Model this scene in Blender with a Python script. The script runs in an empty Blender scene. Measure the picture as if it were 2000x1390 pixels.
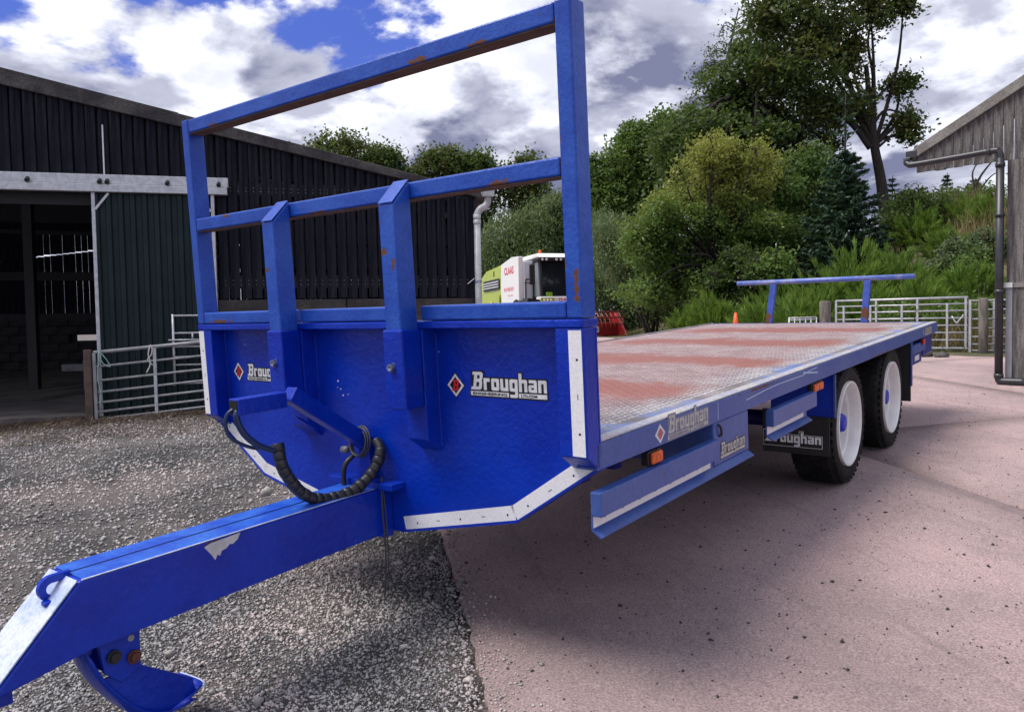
import bpy, bmesh, math, random
import numpy as np
from mathutils import Vector, Matrix
random.seed(7); RNG = np.random.default_rng(11)
scene = bpy.context.scene
COL = scene.collection

# ------------------------------------------------------------------ camera
CAM = np.array([3.8805988, -2.21860712, 0.40905466])
RW = np.array([0.79140304, 0.61103012, -0.0179839])
UW = np.array([-0.01083047, 0.04343017, 0.99899776])
FW = np.array([-0.61119877, 0.79041509, -0.04098851])
FPX = 1495.9
cd = bpy.data.cameras.new('camera'); cam = bpy.data.objects.new('camera', cd); COL.objects.link(cam)
cam.matrix_world = Matrix(((RW[0], UW[0], -FW[0], CAM[0]), (RW[1], UW[1], -FW[1], CAM[1]), (RW[2], UW[2], -FW[2], CAM[2]), (0, 0, 0, 1)))
cd.sensor_width = 36; cd.lens = FPX / 2000 * 36; cd.shift_x = -0.0085; cd.clip_start = 0.05; cd.clip_end = 1000
scene.camera = cam
# ------------------------------------------------------------------ sky, sun, exposure
SUN = Vector((-0.36, -0.34, 0.90)).normalized()
world = bpy.data.worlds.new('World'); scene.world = world; world.use_nodes = True
wn = world.node_tree; wn.nodes.clear()
class NT:
    """small node-tree helper"""
    def __init__(s, nt): s.nt = nt
    def n(s, t, **kw):
        nd = s.nt.nodes.new(t)
        for k, v in kw.items():
            if k.startswith('i_'):
                key = k[2:]
                key = int(key) if key.isdigit() else key.replace('_', ' ')
                sock = nd.inputs[key]
                if isinstance(v, bpy.types.NodeSocket): s.nt.links.new(v, sock)
                else: sock.default_value = v
            else: setattr(nd, k, v)
        return nd
    def link(s, a, b): s.nt.links.new(a, b)
    def math(s, op, a, b=0.0, clamp=False): return s.n('ShaderNodeMath', operation=op, use_clamp=clamp, i_0=a, i_1=b).outputs[0]
    def vmath(s, op, a, b=(0, 0, 0)): return s.n('ShaderNodeVectorMath', operation=op, i_0=a, i_1=b)
    def ramp(s, fac, a, b, c0=0.0, c1=1.0):
        m = s.n('ShaderNodeMapRange', interpolation_type='SMOOTHSTEP', i_0=fac, i_1=a, i_2=b, i_3=c0, i_4=c1); return m.outputs[0]
    def mix(s, fac, a, b):
        m = s.n('ShaderNodeMix', data_type='RGBA')
        for k, v in ((0, fac), (6, a), (7, b)):
            if isinstance(v, bpy.types.NodeSocket): s.nt.links.new(v, m.inputs[k])
            else: m.inputs[k].default_value = v if k == 0 or len(v) == 4 else (*v, 1)
        return m.outputs[2]
    def noise(s, vec, scale, detail=4, rough=.55, dist=0.0):
        nd = s.n('ShaderNodeTexNoise', i_Scale=scale, i_Detail=detail, i_Roughness=rough, i_Distortion=dist)
        if vec is not None: s.nt.links.new(vec, nd.inputs['Vector'])
        return nd.outputs[0]
W = NT(wn)
tc = W.n('ShaderNodeTexCoord').outputs['Generated']
sky = W.n('ShaderNodeTexSky', sky_type='NISHITA', sun_disc=False, sun_elevation=math.asin(SUN.z), sun_rotation=math.atan2(SUN.x, SUN.y), air_density=1.0, dust_density=0.3, ozone_density=2.5)
sp = W.n('ShaderNodeSeparateXYZ', i_0=tc)
zc = W.math('ADD', W.math('MAXIMUM', sp.outputs[2], 0.0), 0.26)
cx = W.math('DIVIDE', sp.outputs[0], zc); cy = W.math('DIVIDE', sp.outputs[1], zc)
SEED = 19.3
pv = W.n('ShaderNodeCombineXYZ', i_0=cx, i_1=cy, i_2=SEED).outputs[0]
pv2 = W.vmath('ADD', pv, (SUN.x * .26, SUN.y * .26, 0.0)).outputs[0]
n1 = W.noise(pv, 2.0, 12, .57, .15)
n2 = W.noise(pv2, 2.0, 8, .57, .15)
n3 = W.noise(pv, 0.8, 3, .5)
cover = W.ramp(W.math('ADD', n1, W.math('MULTIPLY', W.math('SUBTRACT', n3, .5), .5)), .37, .435)
lit = W.ramp(W.math('SUBTRACT', n1, n2), -.07, .09)
thick = W.ramp(n1, .44, .64)
bright = W.math('SUBTRACT', W.math('ADD', W.math('MULTIPLY', lit, .80), .33), W.math('MULTIPLY', thick, .55), True)
ccol = W.mix(bright, (1.7, 1.85, 2.95, 1), (10.0, 10.2, 11.2, 1))
skyc = W.mix(.7, sky.outputs[0], (.42, .85, 5.4, 1))
mixc = W.mix(cover, skyc, ccol)
low = W.ramp(sp.outputs[2], -.02, .09, .6, 0.0)
mixc = W.mix(low, mixc, (6.6, 6.9, 8.2, 1))
bg = W.n('ShaderNodeBackground', i_Color=mixc, i_Strength=0.10)
W.link(bg.outputs[0], W.n('ShaderNodeOutputWorld').inputs[0])
sd = bpy.data.lights.new('sun', 'SUN'); sd.energy = 3.4; sd.angle = math.radians(34); sd.color = (1.0, .95, .88)
so = bpy.data.objects.new('sun', sd); COL.objects.link(so); so.rotation_euler = SUN.to_track_quat('Z', 'Y').to_euler(); so.location = (0, 0, 30)
vs = scene.view_settings; vs.view_transform = 'Standard'; vs.look = 'None'; vs.exposure = 0.38; vs.gamma = 1.0; vs.use_curve_mapping = False

# ------------------------------------------------------------------ ground shape
GN = np.array([0.00646025, -0.05618859, 0.99839927]); G0 = np.array([1.1939023, 0.05303525, -0.94624762])
def sstep(t): t = np.clip(t, 0, 1); return t * t * (3 - 2 * t)
def yard_z(x, y):
    yc = np.clip(y, -14, 12.4); xc = np.clip(x, -25, 25)
    return G0[2] - (GN[0] * (xc - G0[0]) + GN[1] * (yc - G0[1])) / GN[2]
def bank_t(x, y):
    d1 = y - (14.2 - (x + 1.5) * .15)                     # behind the gates
    nx, ny = .737, .676                                    # second side, running back to the left
    d2 = (x + 1.5) * nx + (y - 14.2) * ny
    return np.minimum(d1, d2)
def gz(x, y):
    t = bank_t(x, y)
    h = 4.0 * sstep((t + .3) / 10.0) * (0.72 + .28 * sstep((np.asarray(x) + 9) / 8))
    return yard_z(x, y) + h
def at(u, v, d):                                            # the point a pixel of the 2000x1390 photograph sees at depth d
    return CAM + d * (FW + RW * (u - 1017) / FPX - UW * (v - 695) / FPX)

# ------------------------------------------------------------------ materials
MATS = {}
def mat(name, c1, c2=None, scale=6.0, rough=.5, metal=0.0, bump=0.0, bscale=40.0, stretch=(1, 1, 1), spec=.5, coat=0.0, rust=0.0, spots=(), fine=0.0, lo=.35, hi=.65, emit=None, rustscale=9.0, fscale=None, flo=.35, fhi=1.5):
    if name in MATS: return MATS[name]
    m = bpy.data.materials.new(name); m.use_nodes = True; nt = m.node_tree; nt.nodes.clear(); N = NT(nt)
    out = N.n('ShaderNodeOutputMaterial'); b = N.n('ShaderNodeBsdfPrincipled'); N.link(b.outputs[0], out.inputs[0])
    oc = N.n('ShaderNodeTexCoord').outputs['Object']
    vec = N.vmath('MULTIPLY', oc, stretch).outputs[0]
    col = (*c1, 1)
    rv = rough
    if c2 is not None:
        col = N.mix(N.ramp(N.noise(vec, scale, 6, .6), lo, hi), (*c1, 1), (*c2, 1))
    if fine:
        f = N.noise(vec, fscale or scale * 14, 4, .65)
        mm = N.n('ShaderNodeMix', data_type='RGBA', blend_type='MULTIPLY'); mm.inputs[0].default_value = fine
        g = N.n('ShaderNodeCombineColor', i_0=N.ramp(f, .3, .7, flo, fhi), i_1=N.ramp(f, .3, .7, flo, fhi), i_2=N.ramp(f, .3, .7, flo, fhi)).outputs[0]
        if isinstance(col, tuple): mm.inputs[6].default_value = col
        else: N.link(col, mm.inputs[6])
        N.link(g, mm.inputs[7]); col = mm.outputs[2]
    if rust or spots:
        rn = N.noise(oc, rustscale, 8, .68)
        thr = N.math('SUBTRACT', N.math('MULTIPLY', N.math('SUBTRACT', rn, .5), 1.8), .45 - rust)
        for (x, y, z, r) in spots:
            dv = N.vmath('MULTIPLY', N.vmath('SUBTRACT', oc, (x, y, z)).outputs[0], (1 / (r[0] if isinstance(r, tuple) else r), 1 / (r[1] if isinstance(r, tuple) else r), 1 / (r[2] if isinstance(r, tuple) else r)))
            ln = N.vmath('LENGTH', dv.outputs[0]).outputs['Value']
            k = N.math('MULTIPLY', N.math('SUBTRACT', 1.0, ln, True), .62)
            thr = N.math('ADD', thr, k)
        mask = N.ramp(thr, 0.0, .06)
        rc = N.mix(N.noise(oc, 60, 3), (.05, .016, .008, 1), (.19, .075, .04, 1))
        col = N.mix(mask, col, rc)
        rv = N.math('ADD', N.math('MULTIPLY', mask, .45), rough, True)
    if isinstance(col, tuple): b.inputs['Base Color'].default_value = col
    else: N.link(col, b.inputs['Base Color'])
    if isinstance(rv, float): b.inputs['Roughness'].default_value = rv
    else: N.link(rv, b.inputs['Roughness'])
    b.inputs['Metallic'].default_value = metal; b.inputs['Specular IOR Level'].default_value = spec; b.inputs['Coat Weight'].default_value = coat
    b.inputs['Coat Roughness'].default_value = .15
    if bump:
        bn = N.n('ShaderNodeBump', i_Strength=bump, i_Distance=.02, i_Height=N.noise(vec, bscale, 5, .6)); N.link(bn.outputs[0], b.inputs['Normal'])
    if emit: b.inputs['Emission Color'].default_value = (*emit[0], 1); b.inputs['Emission Strength'].default_value = emit[1]
    MATS[name] = m; return m
def leafmat(name, c1, c2, c3=None, trans=.3, zr=None):
    m = bpy.data.materials.new(name); m.use_nodes = True; nt = m.node_tree; nt.nodes.clear(); N = NT(nt)
    out = N.n('ShaderNodeOutputMaterial')
    r = N.n('ShaderNodeNewGeometry').outputs['Random Per Island']
    oc = N.n('ShaderNodeTexCoord').outputs['Object']
    cl = N.ramp(N.noise(oc, 1.7, 3, .6), .34, .66)
    col = N.mix(N.math('ADD', N.math('MULTIPLY', r, .55), N.math('MULTIPLY', cl, .45)), (*c1, 1), (*c2, 1))
    if c3 and zr:
        zz = N.n('ShaderNodeSeparateXYZ', i_0=oc).outputs[2]
        f = N.math('ADD', N.ramp(zz, zr[0], zr[1], 0, .55), N.math('ADD', N.math('MULTIPLY', N.noise(oc, .8, 3), .75), N.math('MULTIPLY', r, .22)))
        col = N.mix(N.ramp(f, .70, 1.1), col, (*c3, 1))
    elif c3: col = N.mix(N.ramp(N.math('ADD', N.noise(oc, .9, 3), N.math('MULTIPLY', r, .25)), .58, .74), col, (*c3, 1))
    d = N.n('ShaderNodeBsdfPrincipled', i_Roughness=.5); N.link(col, d.inputs['Base Color']); d.inputs['Specular IOR Level'].default_value = .35
    t = N.n('ShaderNodeBsdfTranslucent'); N.link(N.mix(.5, col, (.17, .24, .045, 1)), t.inputs[0])
    mx = N.n('ShaderNodeMixShader', i_0=trans); N.link(d.outputs[0], mx.inputs[1]); N.link(t.outputs[0], mx.inputs[2]); N.link(mx.outputs[0], out.inputs[0])
    MATS[name] = m; return m

# ------------------------------------------------------------------ mesh helpers
def link(o, parent=None):
    COL.objects.link(o)
    if parent is not None: o.parent = parent
    return o
def tag(o, label=None, cat=None, group=None, kind=None):
    if label: o['label'] = label
    if cat: o['category'] = cat
    if group: o['group'] = group
    if kind: o['kind'] = kind
    return o
def empty(name, loc=(0, 0, 0), label=None, cat=None, group=None, rot=None):
    o = bpy.data.objects.new(name, None); o.location = loc; o.empty_display_size = .2
    if rot is not None: o.rotation_euler = rot
    link(o); return tag(o, label, cat, group)
def mesh_np(name, V, F, m, parent=None, smooth=False, mids=None):
    V = np.asarray(V, np.float32); F = np.asarray(F, np.int32); k = F.shape[1]
    me = bpy.data.meshes.new(name); me.vertices.add(len(V)); me.vertices.foreach_set('co', V.ravel())
    me.loops.add(F.size); me.loops.foreach_set('vertex_index', F.ravel())
    me.polygons.add(len(F)); me.polygons.foreach_set('loop_start', np.arange(0, F.size, k, dtype=np.int32)); me.polygons.foreach_set('loop_total', np.full(len(F), k, np.int32))
    ms = m if isinstance(m, (list, tuple)) else [m]
    for x in ms: me.materials.append(x)
    if mids is not None: me.polygons.foreach_set('material_index', np.asarray(mids, np.int32))
    if smooth: me.polygons.foreach_set('use_smooth', np.ones(len(F), bool))
    me.update(calc_edges=True); me.validate()
    return link(bpy.data.objects.new(name, me), parent)
class MB:
    def __init__(s): s.b = bmesh.new()
    def _bev(s, vs, r, seg=2):
        es = list({e for v in vs for e in v.link_edges})
        if r > 0: bmesh.ops.bevel(s.b, geom=es, offset=r, segments=seg, profile=.5, affect='EDGES')
    def box(s, a, b, r=0.0, M=None, seg=2):
        a = Vector(a); b = Vector(b)
        mm = Matrix.Translation((a + b) / 2) @ Matrix.Diagonal((*(abs(x) for x in (b - a)), 1))
        if M is not None: mm = M @ mm
        g = bmesh.ops.create_cube(s.b, size=1, matrix=mm); s._bev(g['verts'], r, seg); return s
    def bar(s, p, q, w, h, up=(0, 0, 1), r=0.0):
        p = Vector(p); q = Vector(q); d = (q - p); L = d.length; d.normalize(); u = Vector(up)
        x = d.cross(u)
        if x.length < 1e-4: x = d.cross(Vector((1, 0, 0)))
        x.normalize(); u = x.cross(d).normalized()
        M = Matrix((( d.x, x.x, u.x, (p.x + q.x) / 2), (d.y, x.y, u.y, (p.y + q.y) / 2), (d.z, x.z, u.z, (p.z + q.z) / 2), (0, 0, 0, 1)))
        return s.box((-L / 2, -w / 2, -h / 2), (L / 2, w / 2, h / 2), r, M)
    def prism(s, pts, ax, a, b, r=0.0):
        """2D outline pts extruded along axis ax from a to b"""
        def P(u, v, w): return {'x': (w, u, v), 'y': (u, w, v), 'z': (u, v, w)}[ax]
        n = len(pts); va = [s.b.verts.new(P(u, v, a)) for u, v in pts]; vb = [s.b.verts.new(P(u, v, b)) for u, v in pts]
        s.b.faces.new(va); s.b.faces.new(vb[::-1])
        for i in range(n): s.b.faces.new((va[i], vb[i], vb[(i + 1) % n], va[(i + 1) % n]))
        if r > 0: s._bev(va + vb, r)
        return s
    def tube(s, pts, r, n=10, cap=True, closed=False):
        pts = [Vector(p) for p in pts]; rings = []; N = len(pts); prev = None
        for i, p in enumerate(pts):
            if closed: t = pts[(i + 1) % N] - pts[i - 1]
            else: t = (pts[min(i + 1, N - 1)] - pts[max(i - 1, 0)])
            t.normalize()
            if prev is None:
                x = t.cross(Vector((0, 0, 1)))
                if x.length < .05: x = t.cross(Vector((0, 1, 0)))
            else: x = prev - t * prev.dot(t)
            x.normalize(); prev = x; y = t.cross(x); rr = r[i] if isinstance(r, (list, tuple)) else r
            rings.append([s.b.verts.new(p + (x * math.cos(a) + y * math.sin(a)) * rr) for a in (2 * math.pi * k / n for k in range(n))])
        for i in range(N if closed else N - 1):
            A = rings[i]; B = rings[(i + 1) % N]
            for k in range(n):
                f = s.b.faces.new((A[k], A[(k + 1) % n], B[(k + 1) % n], B[k])); f.smooth = True
        if cap and not closed: s.b.faces.new(rings[0][::-1]); s.b.faces.new(rings[-1])
        return s
    def lathe(s, prof, c, ax='x', n=32, smooth=True):
        """profile [(along, radius)] turned about an axis through c"""
        c = Vector(c); rings = []
        for w, r in prof:
            rg = []
            for k in range(n):
                a = 2 * math.pi * k / n; p, q = r * math.cos(a), r * math.sin(a)
                rg.append(s.b.verts.new(c + Vector({'x': (w, p, q), 'y': (p, w, q), 'z': (p, q, w)}[ax])))
            rings.append(rg)
        for i in range(len(rings) - 1):
            for k in range(n):
                f = s.b.faces.new((rings[i][k], rings[i][(k + 1) % n], rings[i + 1][(k + 1) % n], rings[i + 1][k])); f.smooth = smooth
        return s
    def quad(s, *p): s.b.faces.new([s.b.verts.new(q) for q in p]); return s
    def build(s, name, m, parent=None, smooth=False):
        bmesh.ops.recalc_face_normals(s.b, faces=s.b.faces)
        me = bpy.data.meshes.new(name); s.b.to_mesh(me); s.b.free(); me.materials.append(m)
        if smooth:
            for p in me.polygons: p.use_smooth = True
        return link(bpy.data.objects.new(name, me), parent)
def boxo(name, a, b, m, parent=None, r=0.0): return MB().box(a, b, r).build(name, m, parent)
def smooth_path(pts, k=8):
    """Catmull-Rom through points"""
    P = [Vector(p) for p in pts]; P = [P[0] * 2 - P[1]] + P + [P[-1] * 2 - P[-2]]; out = []
    for i in range(1, len(P) - 2):
        for j in range(k):
            t = j / k; a, b, c, d = P[i - 1:i + 3]
            out.append(.5 * ((2 * b) + (c - a) * t + (2 * a - 5 * b + 4 * c - d) * t * t + (3 * b - a - 3 * c + d) * t ** 3))
    out.append(P[-2]); return out
def flat_curve(loops, offset=0.0, key=None, cache={}):
    """2D outlines (holes filled the even-odd way) -> mesh"""
    if key is not None and key in cache: return cache[key]
    cu = bpy.data.curves.new('outline', 'CURVE'); cu.dimensions = '2D'; cu.fill_mode = 'BOTH'; cu.offset = offset
    for lp in loops:
        sp_ = cu.splines.new('POLY'); sp_.points.add(len(lp) - 1); sp_.use_cyclic_u = True
        for p, q in zip(sp_.points, lp): p.co = (q[0], q[1], 0, 1)
    o = bpy.data.objects.new('outline', cu); COL.objects.link(o); bpy.context.view_layer.update()
    me = bpy.data.meshes.new_from_object(o.evaluated_get(bpy.context.evaluated_depsgraph_get()))
    bpy.data.objects.remove(o)
    if key is not None: cache[key] = me
    return me
def text_mesh(body, size, offset=0.0, cache={}):
    k = (body, size, offset)
    if k in cache: return cache[k]
    cu = bpy.data.curves.new('text', 'FONT'); cu.body = body; cu.size = size; cu.fill_mode = 'BOTH'; cu.offset = offset; cu.resolution_u = 3
    o = bpy.data.objects.new('text', cu); COL.objects.link(o); bpy.context.view_layer.update()
    me = bpy.data.meshes.new_from_object(o.evaluated_get(bpy.context.evaluated_depsgraph_get())); bpy.data.objects.remove(o)
    cache[k] = me; return me
def place(me, name, m, parent, M, fit=None):
    me = me.copy(); me.materials.clear(); me.materials.append(m)
    if fit:                                            # stretch to a width, height box at 0,0
        co = np.zeros(len(me.vertices) * 3); me.vertices.foreach_get('co', co); co = co.reshape(-1, 3)
        mn = co.min(0); mx = co.max(0); co[:, 0] = (co[:, 0] - mn[0]) / (mx[0] - mn[0]) * fit[0]; co[:, 1] = (co[:, 1] - mn[1]) / (mx[1] - mn[1]) * fit[1]
        me.vertices.foreach_set('co', co.ravel())
    me.transform(M); me.update()
    return link(bpy.data.objects.new(name, me), parent)

# ------------------------------------------------------------------ palette
BLUE = mat('fresh_blue_paint', (.0012, .022, .34), (.002, .034, .42), 3, .28, 0, .22, 38, spec=.30, coat=.10, rust=.08, rustscale=45, fine=.12)
FADE = mat('faded_blue_paint', (.009, .055, .36), (.020, .085, .43), 5, .34, 0, .16, 45, spec=.32, coat=.1, rust=.175, spots=[
    (.22, -.01, .452, (.17, .09, .022)), (2.10, -.01, .932, (.13, .09, .026)), (2.384, -.01, .62, (.010, .06, .13)), (2.384, 0, 1.15, (.008, .06, .45)), (2.43, -.01, .55, (.02, .04, .10)), (1.59, -.10, .72, (.03, .03, .035)), (1.64, -.10, .66, (.02, .03, .05)), (.80, -.10, .69, (.03, .04, .016)), (.35, -.01, .985, (.09, .06, .012)), (.004, 0, .6, (.008, .06, .12)), (1.05, -.01, .932, (.12, .07, .012)), (.30, .0, 1.44, (.08, .06, .010)), (1.75, .0, 1.445, (.10, .06, .018)), (2.05, 0, 1.44, (.08, .06, .012))], fine=.22, rustscale=26)
RAILB = mat('weathered_blue_paint', (.028, .070, .30), (.05, .10, .32), 3, .38, 0, .06, 40, spec=.5, rust=.14, spots=[(2.45, 4.3, -.095, (.05, .7, .012)), (2.45, 1.6, -.012, (.05, .5, .010))], fine=.2, rustscale=30)
RUSTY = mat('rusty_underside', (.06, .03, .022), (.10, .05, .03), 12, .85, 0, .2)
TYRE = mat('tyre_rubber', (.006, .006, .007), (.018, .017, .017), 8, .7, 0, .2, 90, spec=.2)
WHITE = mat('white_rim_paint', (.82, .81, .78), (.72, .71, .69), 7, .35)
TAPE = mat('reflective_tape', (.82, .82, .84), (.72, .72, .76), 90, .3, 0, .12, 260)
INK = mat('decal_black', (.006, .006, .008), None, rough=.4)
DWHITE = mat('decal_white', (.74, .74, .75), (.60, .60, .62), 22, .4)
DRED = mat('decal_red', (.62, .015, .02), (.5, .02, .03), 30, .4)
DECK = None
STEEL = mat('galvanised_steel', (.42, .43, .47), (.56, .57, .60), 14, .42, .35, .05, 60)
GALVD = mat('dull_galvanised_steel', (.25, .255, .27), (.36, .36, .38), 10, .5, .3, .05)
AMBER = mat('amber_lens', (.85, .16, .015), (.55, .07, .01), 60, .2, 0, .3, 200)
REDL = mat('red_lens', (.6, .02, .02), None, rough=.2)
BOLT = mat('zinc_bolt', (.32, .36, .45), (.2, .22, .3), 60, .35, .7)
RBOLT = mat('rusty_bolt', (.14, .045, .03), (.06, .02, .015), 60, .8)

# ------------------------------------------------------------------ lettering of the maker
U_ = {
 'B': ([[(-1, 0), (-.6, 1.5), (.5, 1.5), (1.5, 7.5), (.2, 7.5), (.5, 9), (6.3, 9), (7.2, 8.1), (6.8, 5.5), (6.1, 4.8), (6.5, 4.1), (6.1, .9), (5.1, 0)], [(3.2, 5.6), (3.5, 7.4), (5.2, 7.4), (4.9, 5.6)], [(2.5, 1.6), (2.9, 3.9), (4.6, 3.9), (4.2, 1.6)]], 6.7),
 'r': ([[(0, 0), (0, 6), (4, 6), (4, 4.2), (1.9, 4.2), (1.9, 0)]], 4.2),
 'o': ([[(0, .6), (0, 5.4), (.6, 6), (4.4, 6), (5, 5.4), (5, .6), (4.4, 0), (.6, 0)], [(1.8, 1.7), (1.8, 4.3), (3.2, 4.3), (3.2, 1.7)]], 5),
 'u': ([[(0, 6), (1.8, 6), (1.8, 1.7), (3.2, 1.7), (3.2, 6), (5, 6), (5, 0), (.6, 0), (0, .6)]], 5),
 'g': ([[(0, .6), (0, 5.4), (.6, 6), (5, 6), (5, -2.4), (4.4, -3), (.2, -3), (.2, -1.5), (3.2, -1.5), (3.2, 0), (.6, 0)], [(1.8, 1.6), (1.8, 4.3), (3.2, 4.3), (3.2, 1.6)]], 5),
 'h': ([[(0, 0), (0, 9), (1.8, 9), (1.8, 6), (4.4, 6), (5, 5.4), (5, 0), (3.2, 0), (3.2, 4.3), (1.8, 4.3), (1.8, 0)]], 5),
 'a': ([[(0, .6), (0, 3.0), (.6, 3.6), (3.2, 3.6), (3.2, 4.5), (.3, 4.5), (.3, 6), (4.4, 6), (5, 5.4), (5, 0), (.6, 0)], [(1.7, 1.4), (1.7, 2.3), (3.2, 2.3), (3.2, 1.4)]], 5),
 'n': ([[(0, 0), (0, 6), (4.4, 6), (5, 5.4), (5, 0), (3.2, 0), (3.2, 4.3), (1.8, 4.3), (1.8, 0)]], 5)}
def maker_loops():
    x = 1.0; out = []; gx = None
    for ch in 'Broughan':
        lp, w = U_[ch]
        if ch == 'g': gx = x
        out.append([[(x + a, b) for a, b in l] for l in lp]); x += w + .75
    return out, x - .75, gx
MAKER, MW, GX = maker_loops()
def decal_text(parent, M, unit, small=True, main=None, rim=None, bars=True, inverse=False):
    """maker's lettering: dark outlined backing with lettering and two small lines; M maps decal units (metres) to the trailer"""
    main = main or DWHITE; rim = rim or INK
    S = Matrix.Diagonal((unit, unit, 1, 1))
    ol = .42
    back = [[(p[0], p[1]) for p in l[0]] for l in MAKER]
    # one backing: the outline round the letters, as a polygon following their heights
    o = ol + .25
    bl = [(-.3 - o, -3 - o), (-.3 - o, -.5), (-.2, 0), (.9 - o, 9 + o), (8.6 + o, 9 + o), (8.3 + o, 6 + o)]
    hx = MAKER[5][0][0][0]
    bl += [(hx - o, 6 + o), (hx - o, 9 + o), (hx + 1.8 + o, 9 + o), (hx + 1.8 + o, 6 + o), (MW + o, 6 + o), (MW + o, -3 - o)]
    bk = place(flat_curve([bl], 0, 'maker_back'), 'decal', rim, parent, M @ S)
    up = Matrix.Translation((0, 0, .0009))
    loops = [l for ch in MAKER for l in ch]
    place(flat_curve(loops, 0, 'maker_letters'), 'lettering', main, bk, M @ up @ S)
    if bars:
        b = [[(-.3, -2.9), (-.3, -.75), (GX - .6, -.75), (GX - .6, -2.9)], [(GX + 5.5, -2.9), (GX + 5.5, -.75), (MW, -.75), (MW, -2.9)]]
        place(flat_curve(b, 0, 'maker_bars'), 'underline', main, bk, M @ up @ S)
        if small:
            up2 = M @ Matrix.Translation((0, 0, .0018))
            place(text_mesh('ENGINEERING', 1, .03), 'small_print', rim, bk, up2 @ S @ Matrix.Translation((1.2, -2.5, 0)), (GX - 3.0, 1.35))
            place(text_mesh('LTD.COM', 1, .03), 'small_print', rim, bk, up2 @ S @ Matrix.Translation((GX + 7.0, -2.5, 0)), (9.5, 1.35))
    return bk
def decal_diamond(parent, M, w, h, cols=None):
    a = cols or (INK, DWHITE, INK, DRED)
    dm = lambda k: [[(0, -h / 2 * k), (w / 2 * k, 0), (0, h / 2 * k), (-w / 2 * k, 0)]]
    bk = place(flat_curve(dm(1.0)), 'emblem', a[0], parent, M)
    place(flat_curve(dm(.90)), 'emblem_border', a[1], bk, M @ Matrix.Translation((0, 0, .0008)))
    place(flat_curve(dm(.64)), 'emblem_field', a[2], bk, M @ Matrix.Translation((0, 0, .0016)))
    s = h * .046
    bl = [[(p[0] - 3.1, p[1] - 4.5) for p in l] for l in U_['B'][0]]
    place(flat_curve(bl, 0, 'B'), 'emblem_letter', a[3], bk, M @ Matrix.Translation((0, 0, .0024)) @ Matrix.Diagonal((s, s, 1, 1)))
    return bk
def frame_front(x, y, z): return Matrix.Translation((x, y, z)) @ Matrix(((1, 0, 0, 0), (0, 0, -1, 0), (0, 1, 0, 0), (0, 0, 0, 1)))   # reads along +x, faces -y
def frame_side(x, y, z): return Matrix.Translation((x, y, z)) @ Matrix(((0, 0, 1, 0), (1, 0, 0, 0), (0, 1, 0, 0), (0, 0, 0, 1)))    # reads along +y, faces +x
#==STRUCTURE==
# ================================================================== GROUND
E1 = np.array([.74, -.673]); E2 = np.array([.673, .74]); EDGE = 1.302
SOIL = mat('trodden_dirt', (.085, .072, .066), (.16, .135, .125), 2.2, .95, 0, .6, 60, fine=.6)
CONC = mat('worn_concrete', (.58, .415, .41), (.42, .315, .315), .8, .9, 0, .9, 190, fine=.8, fscale=105, flo=.5, fhi=1.35)
def stain(m):
    nt = m.node_tree; N = NT(nt); b = [n for n in nt.nodes if n.type == 'BSDF_PRINCIPLED'][0]; src = b.inputs['Base Color'].links[0].from_socket
    oc = N.n('ShaderNodeTexCoord').outputs['Object']
    u = N.vmath('DOT_PRODUCT', oc, (E1[0], E1[1], 0)).outputs['Value']; v = N.vmath('DOT_PRODUCT', oc, (E2[0], E2[1], 0)).outputs['Value']
    st = N.n('ShaderNodeCombineXYZ', i_0=N.math('MULTIPLY', u, .8), i_1=N.math('MULTIPLY', v, 9.0), i_2=0.0).outputs[0]
    a = N.ramp(N.noise(st, 1.0, 6, .65, .6), .52, .74); c = N.ramp(N.noise(oc, 2.6, 7, .7), .55, .72); w = N.ramp(N.noise(oc, 34, 3, .6), .60, .68)
    col = N.mix(N.math('MULTIPLY', a, .30), src, (.15, .125, .13, 1)); col = N.mix(N.math('MULTIPLY', c, .24), col, (.19, .15, .14, 1)); col = N.mix(N.math('MULTIPLY', w, .30), col, (.66, .55, .53, 1))
    N.link(col, b.inputs['Base Color'])
stain(CONC)
STONE = leafmat('gravel_stone', (.09, .09, .095), (.46, .45, .45), (.46, .40, .385), 0.0)
def rect_grid(xs, ys, zf):
    X, Y = np.meshgrid(xs, ys); Z = zf(X, Y); V = np.stack([X, Y, Z], -1).reshape(-1, 3); nx = len(xs)
    i = np.arange(len(ys) - 1)[:, None] * nx + np.arange(nx - 1)[None]; i = i.ravel()
    return V, np.stack([i, i + 1, i + nx + 1, i + nx], -1)
ax = np.unique(np.concatenate([np.linspace(-600, -40, 12), np.linspace(-40, 40, 81), np.linspace(40, 600, 12)]))
V, F = rect_grid(ax, ax, lambda X, Y: yard_z(X, Y) - .04)
tag(mesh_np('ground', V, F, SOIL, smooth=True), kind='structure')
# gravel surface sheet on the near side of the concrete edge
def gravel_h(X, Y):
    return yard_z(X, Y) - .018 + .012 * np.sin(X * 1.3 + .4) * np.cos(Y * 1.1) + .006 * np.sin(X * 4.1 + Y * 2.7)
gx = np.arange(-12, 9.01, .2)
V, F = rect_grid(gx, np.arange(-10, 9.01, .2), gravel_h)
d = V[:, :2] @ E2
V[:, 2] -= .5 * sstep((d - 1.35) / .25)
GRAV = mat('gravel_bed', (.045, .044, .046), (.16, .14, .135), 1.0, .95, 0, 1.0, 110, fine=1.0, fscale=70)
tag(mesh_np('gravel_yard', V, F, GRAV, smooth=True), kind='structure')
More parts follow.
